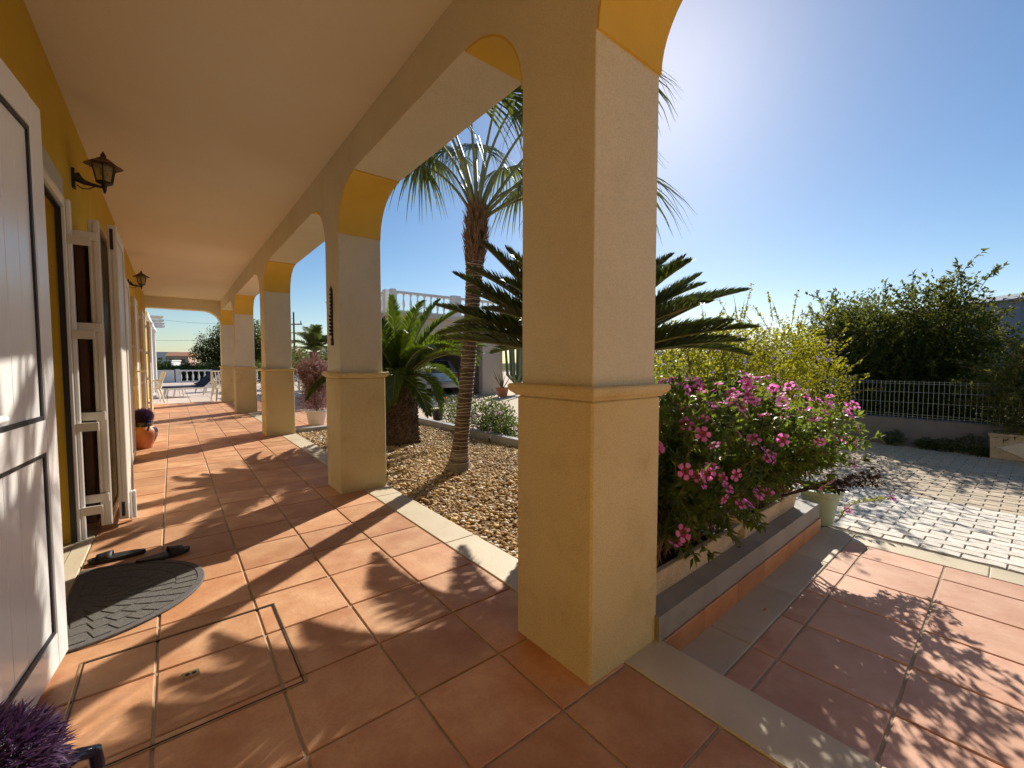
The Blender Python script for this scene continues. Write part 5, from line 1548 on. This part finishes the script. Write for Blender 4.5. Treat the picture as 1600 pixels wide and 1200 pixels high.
for i, (px_, d_, h) in enumerate(((455, 40, 2.4), (500, 44, 2.6), (560, 46, 2.2), (425, 48, 3.2), (1040, 55, 3.5), (1120, 60, 3.0), (1180, 50, 2.6), (1300, 46, 2.5))):
    p = AWAY * d_ + RIGHT * ((px_ - 800) / 665.0 * d_)
    shrub('far_tree', ['distant tree between the second and third pillars, left one', 'distant tree behind the drooping far palm', 'distant tree hidden behind the second pillar', 'distant tree seen just left of the third pillar', 'distant tree on the skyline right of the nearest pillar', 'distant tree on the skyline above the violet shrub', 'distant low tree behind the violet shrub', 'distant low tree behind the dark citrus trees'][i], 'tree',
          [(p.x, p.y, h * 0.5, 2.2, 2.2, h * 0.5), (p.x + 1.6, p.y - 1.2, h * 0.42, 2.0, 2.0, h * 0.42), (p.x - 1.6, p.y + 1.2, h * 0.38, 1.9, 1.9, h * 0.36)], 3000, 0.3, 0.15, 'olive' if i % 2 else 'hedge', 140 + i, trunks=[(p.x, p.y, -0.3, 0.2)], group='trees on the skyline')

def far_house(px_, d_, w, dep, h, mat, label, roof='flat', wins=3, rz=0.0):
    p = AWAY * d_ + RIGHT * ((px_ - 800) / 665.0 * d_)
    t = thing('house', label, 'house', (p.x, p.y, -0.32), R(-rz), 'far houses on the left skyline')
    MB().box(-w / 2, w / 2, -dep / 2, dep / 2, 0, h).build('wall', mat, t)
    if roof == 'flat':
        MB().box(-w / 2 - .15, w / 2 + .15, -dep / 2 - .15, dep / 2 + .15, h + 0.002, h + 0.35).build('roof', mat, t)
    else:
        MB().prism([(-dep / 2 - .4, h), (dep / 2 + .4, h), (0, h + 1.3)], -w / 2 - .3, w / 2 + .3, 'x').build('roof', 'rooftile', t)
    for k in range(wins):
        xx = -w / 2 + (k + 0.5) * w / wins
        MB().box(xx - 0.6, xx + 0.6, -dep / 2 - 0.06, -dep / 2 - 0.003, h * 0.42, h * 0.42 + 1.3).build('window', 'glassdark', t)
M['rosewall'] = pm('rose_wall', (0.55, 0.34, 0.26), (0.6, 0.38, 0.3), rough=0.9)
far_house(264, 150, 9, 7, 5.0, 'whitewall', 'white flat-roofed far house in the middle of the skyline group', wins=4, rz=20)
far_house(284, 140, 6, 6, 3.8, 'rosewall', 'pinkish far house beside the dark round tree', 'tile', 2, rz=20)
far_house(247, 155, 8, 7, 2.9, 'rosewall', 'low far house with a reddish tiled roof at the left of the group', 'tile', 3, rz=20)
far_house(256, 120, 6, 6, 2.0, 'whitewall', 'lowest white far house in front of the group', 'flat', 3, rz=20)

# house at the right edge and its aerial
p = AWAY * 14.5 + RIGHT * (1.185 * 14.5)
t = thing('house', 'blue-grey shaded house with a red-brown eave at the right edge', 'house', (p.x, p.y, -0.3), R(-38.6))
MB().box(0, 7, 0, 6, 0, 3.60).build('wall', 'facade_blue', t)
MB().prism([(-0.2, 3.602), (7.2, 3.602), (7.2, 4.3), (3.5, 4.3), (-0.2, 3.64)], 0.0, 6.2, 'y').build('roof', 'facade_blue', t)
MB().box(-0.24, 7.2, -0.12, -0.001, 3.56, 3.60).build('eave', 'rooftile', t)
MB().box(2.0, 3.1, -0.05, -0.002, 1.1, 2.3).build('window', 'glassdark', t)
p2 = AWAY * 15.5 + RIGHT * (1.12 * 15.5)
t = thing('house_annex', 'low blue-grey annex with a rounded chimney behind the right-hand bush', 'house', (p2.x, p2.y, -0.3), R(-38.6))
MB().box(-1.2, 4, 0, 4, 0, 2.15).build('wall', 'facade_blue', t)
MB().lathe([(0.22, 2.15), (0.22, 2.4), (0.15, 2.5), (0.02, 2.55)], 14, (0.9, 0.6, 0)).build('chimney', 'garage', t, True)
t = thing('tv_aerial', 'thin T-shaped aerial standing above the right-hand trees', 'aerial', tuple(AWAY * 15.8 + RIGHT * (1.118 * 15.8) + Vector((0, 0, 1.84))))
MB().tube([(0, 0, 0.0), (0, 0, 0.86)], 0.022, 6).build('mast', 'iron', t)
d = RIGHT * 0.42
MB().tube([tuple(-d * 1.1 + Vector((0, 0, 0.85))), tuple(d * 1.4 + Vector((0, 0, 0.89)))], 0.018, 6).build('boom', 'iron', t)

p = AWAY * 60 + RIGHT * ((461 - 800) / 665.0 * 60)
t = thing('utility_pole', 'distant utility pole with a crossbar between the pillars', 'pole', (p.x, p.y, -0.3))
MB().tube([(0, 0, 0), (0, 0, 8.6)], [0.16, 0.10], 8).build('mast', 'bark', t)
d = RIGHT * 0.9
MB().tube([tuple(-d + Vector((0, 0, 6.9))), tuple(d * 1.3 + Vector((0, 0, 6.9)))], 0.09, 6).build('crossbar', 'bark', t)
for s_ in (-0.9, 1.1):
    MB().lathe([(0.09, 0), (0.12, 0.2), (0.05, 0.4)], 8, tuple(d * s_ + Vector((0, 0, 6.99)))).build('insulator', 'whitewall', t)
for i, (zz, lab) in enumerate(((7.4, 'upper power line crossing the sky from the utility pole to the left'), (6.6, 'lower power line crossing the sky from the utility pole to the left'))):
    a = Vector((p.x, p.y, zz)); c = AWAY * 75 + RIGHT * (-75 * 0.95) + Vector((0, 0, zz + 3.5 - 4 * i))
    tag(MB().tube([tuple(a.lerp(c, q / 12) - Vector((0, 0, 1.6 * math.sin(math.pi * q / 12)))) for q in range(13)], 0.016, 4).build('power_line', 'iron'), lab, 'cable')
# a few fallen leaves
for i, (x_, y_, z_, lab) in enumerate(((2.28, 0.83, PZ + 0.004, 'curled yellow fallen leaf on the pale border stone of the patio'), (2.45, 1.03, 0.112, 'small brown fallen leaf on the grey curb by the gap between the troughs'))):
    o = link('fallen_leaf', leaves_mesh('leaf', np.array([[0, 0, 0.006]]), np.array([[1, 0.3, 0.05]]), 0.05, 0.022), 'orange' if i == 0 else 'dried', None, loc=(x_, y_, z_))
    tag(o, lab, 'leaf')
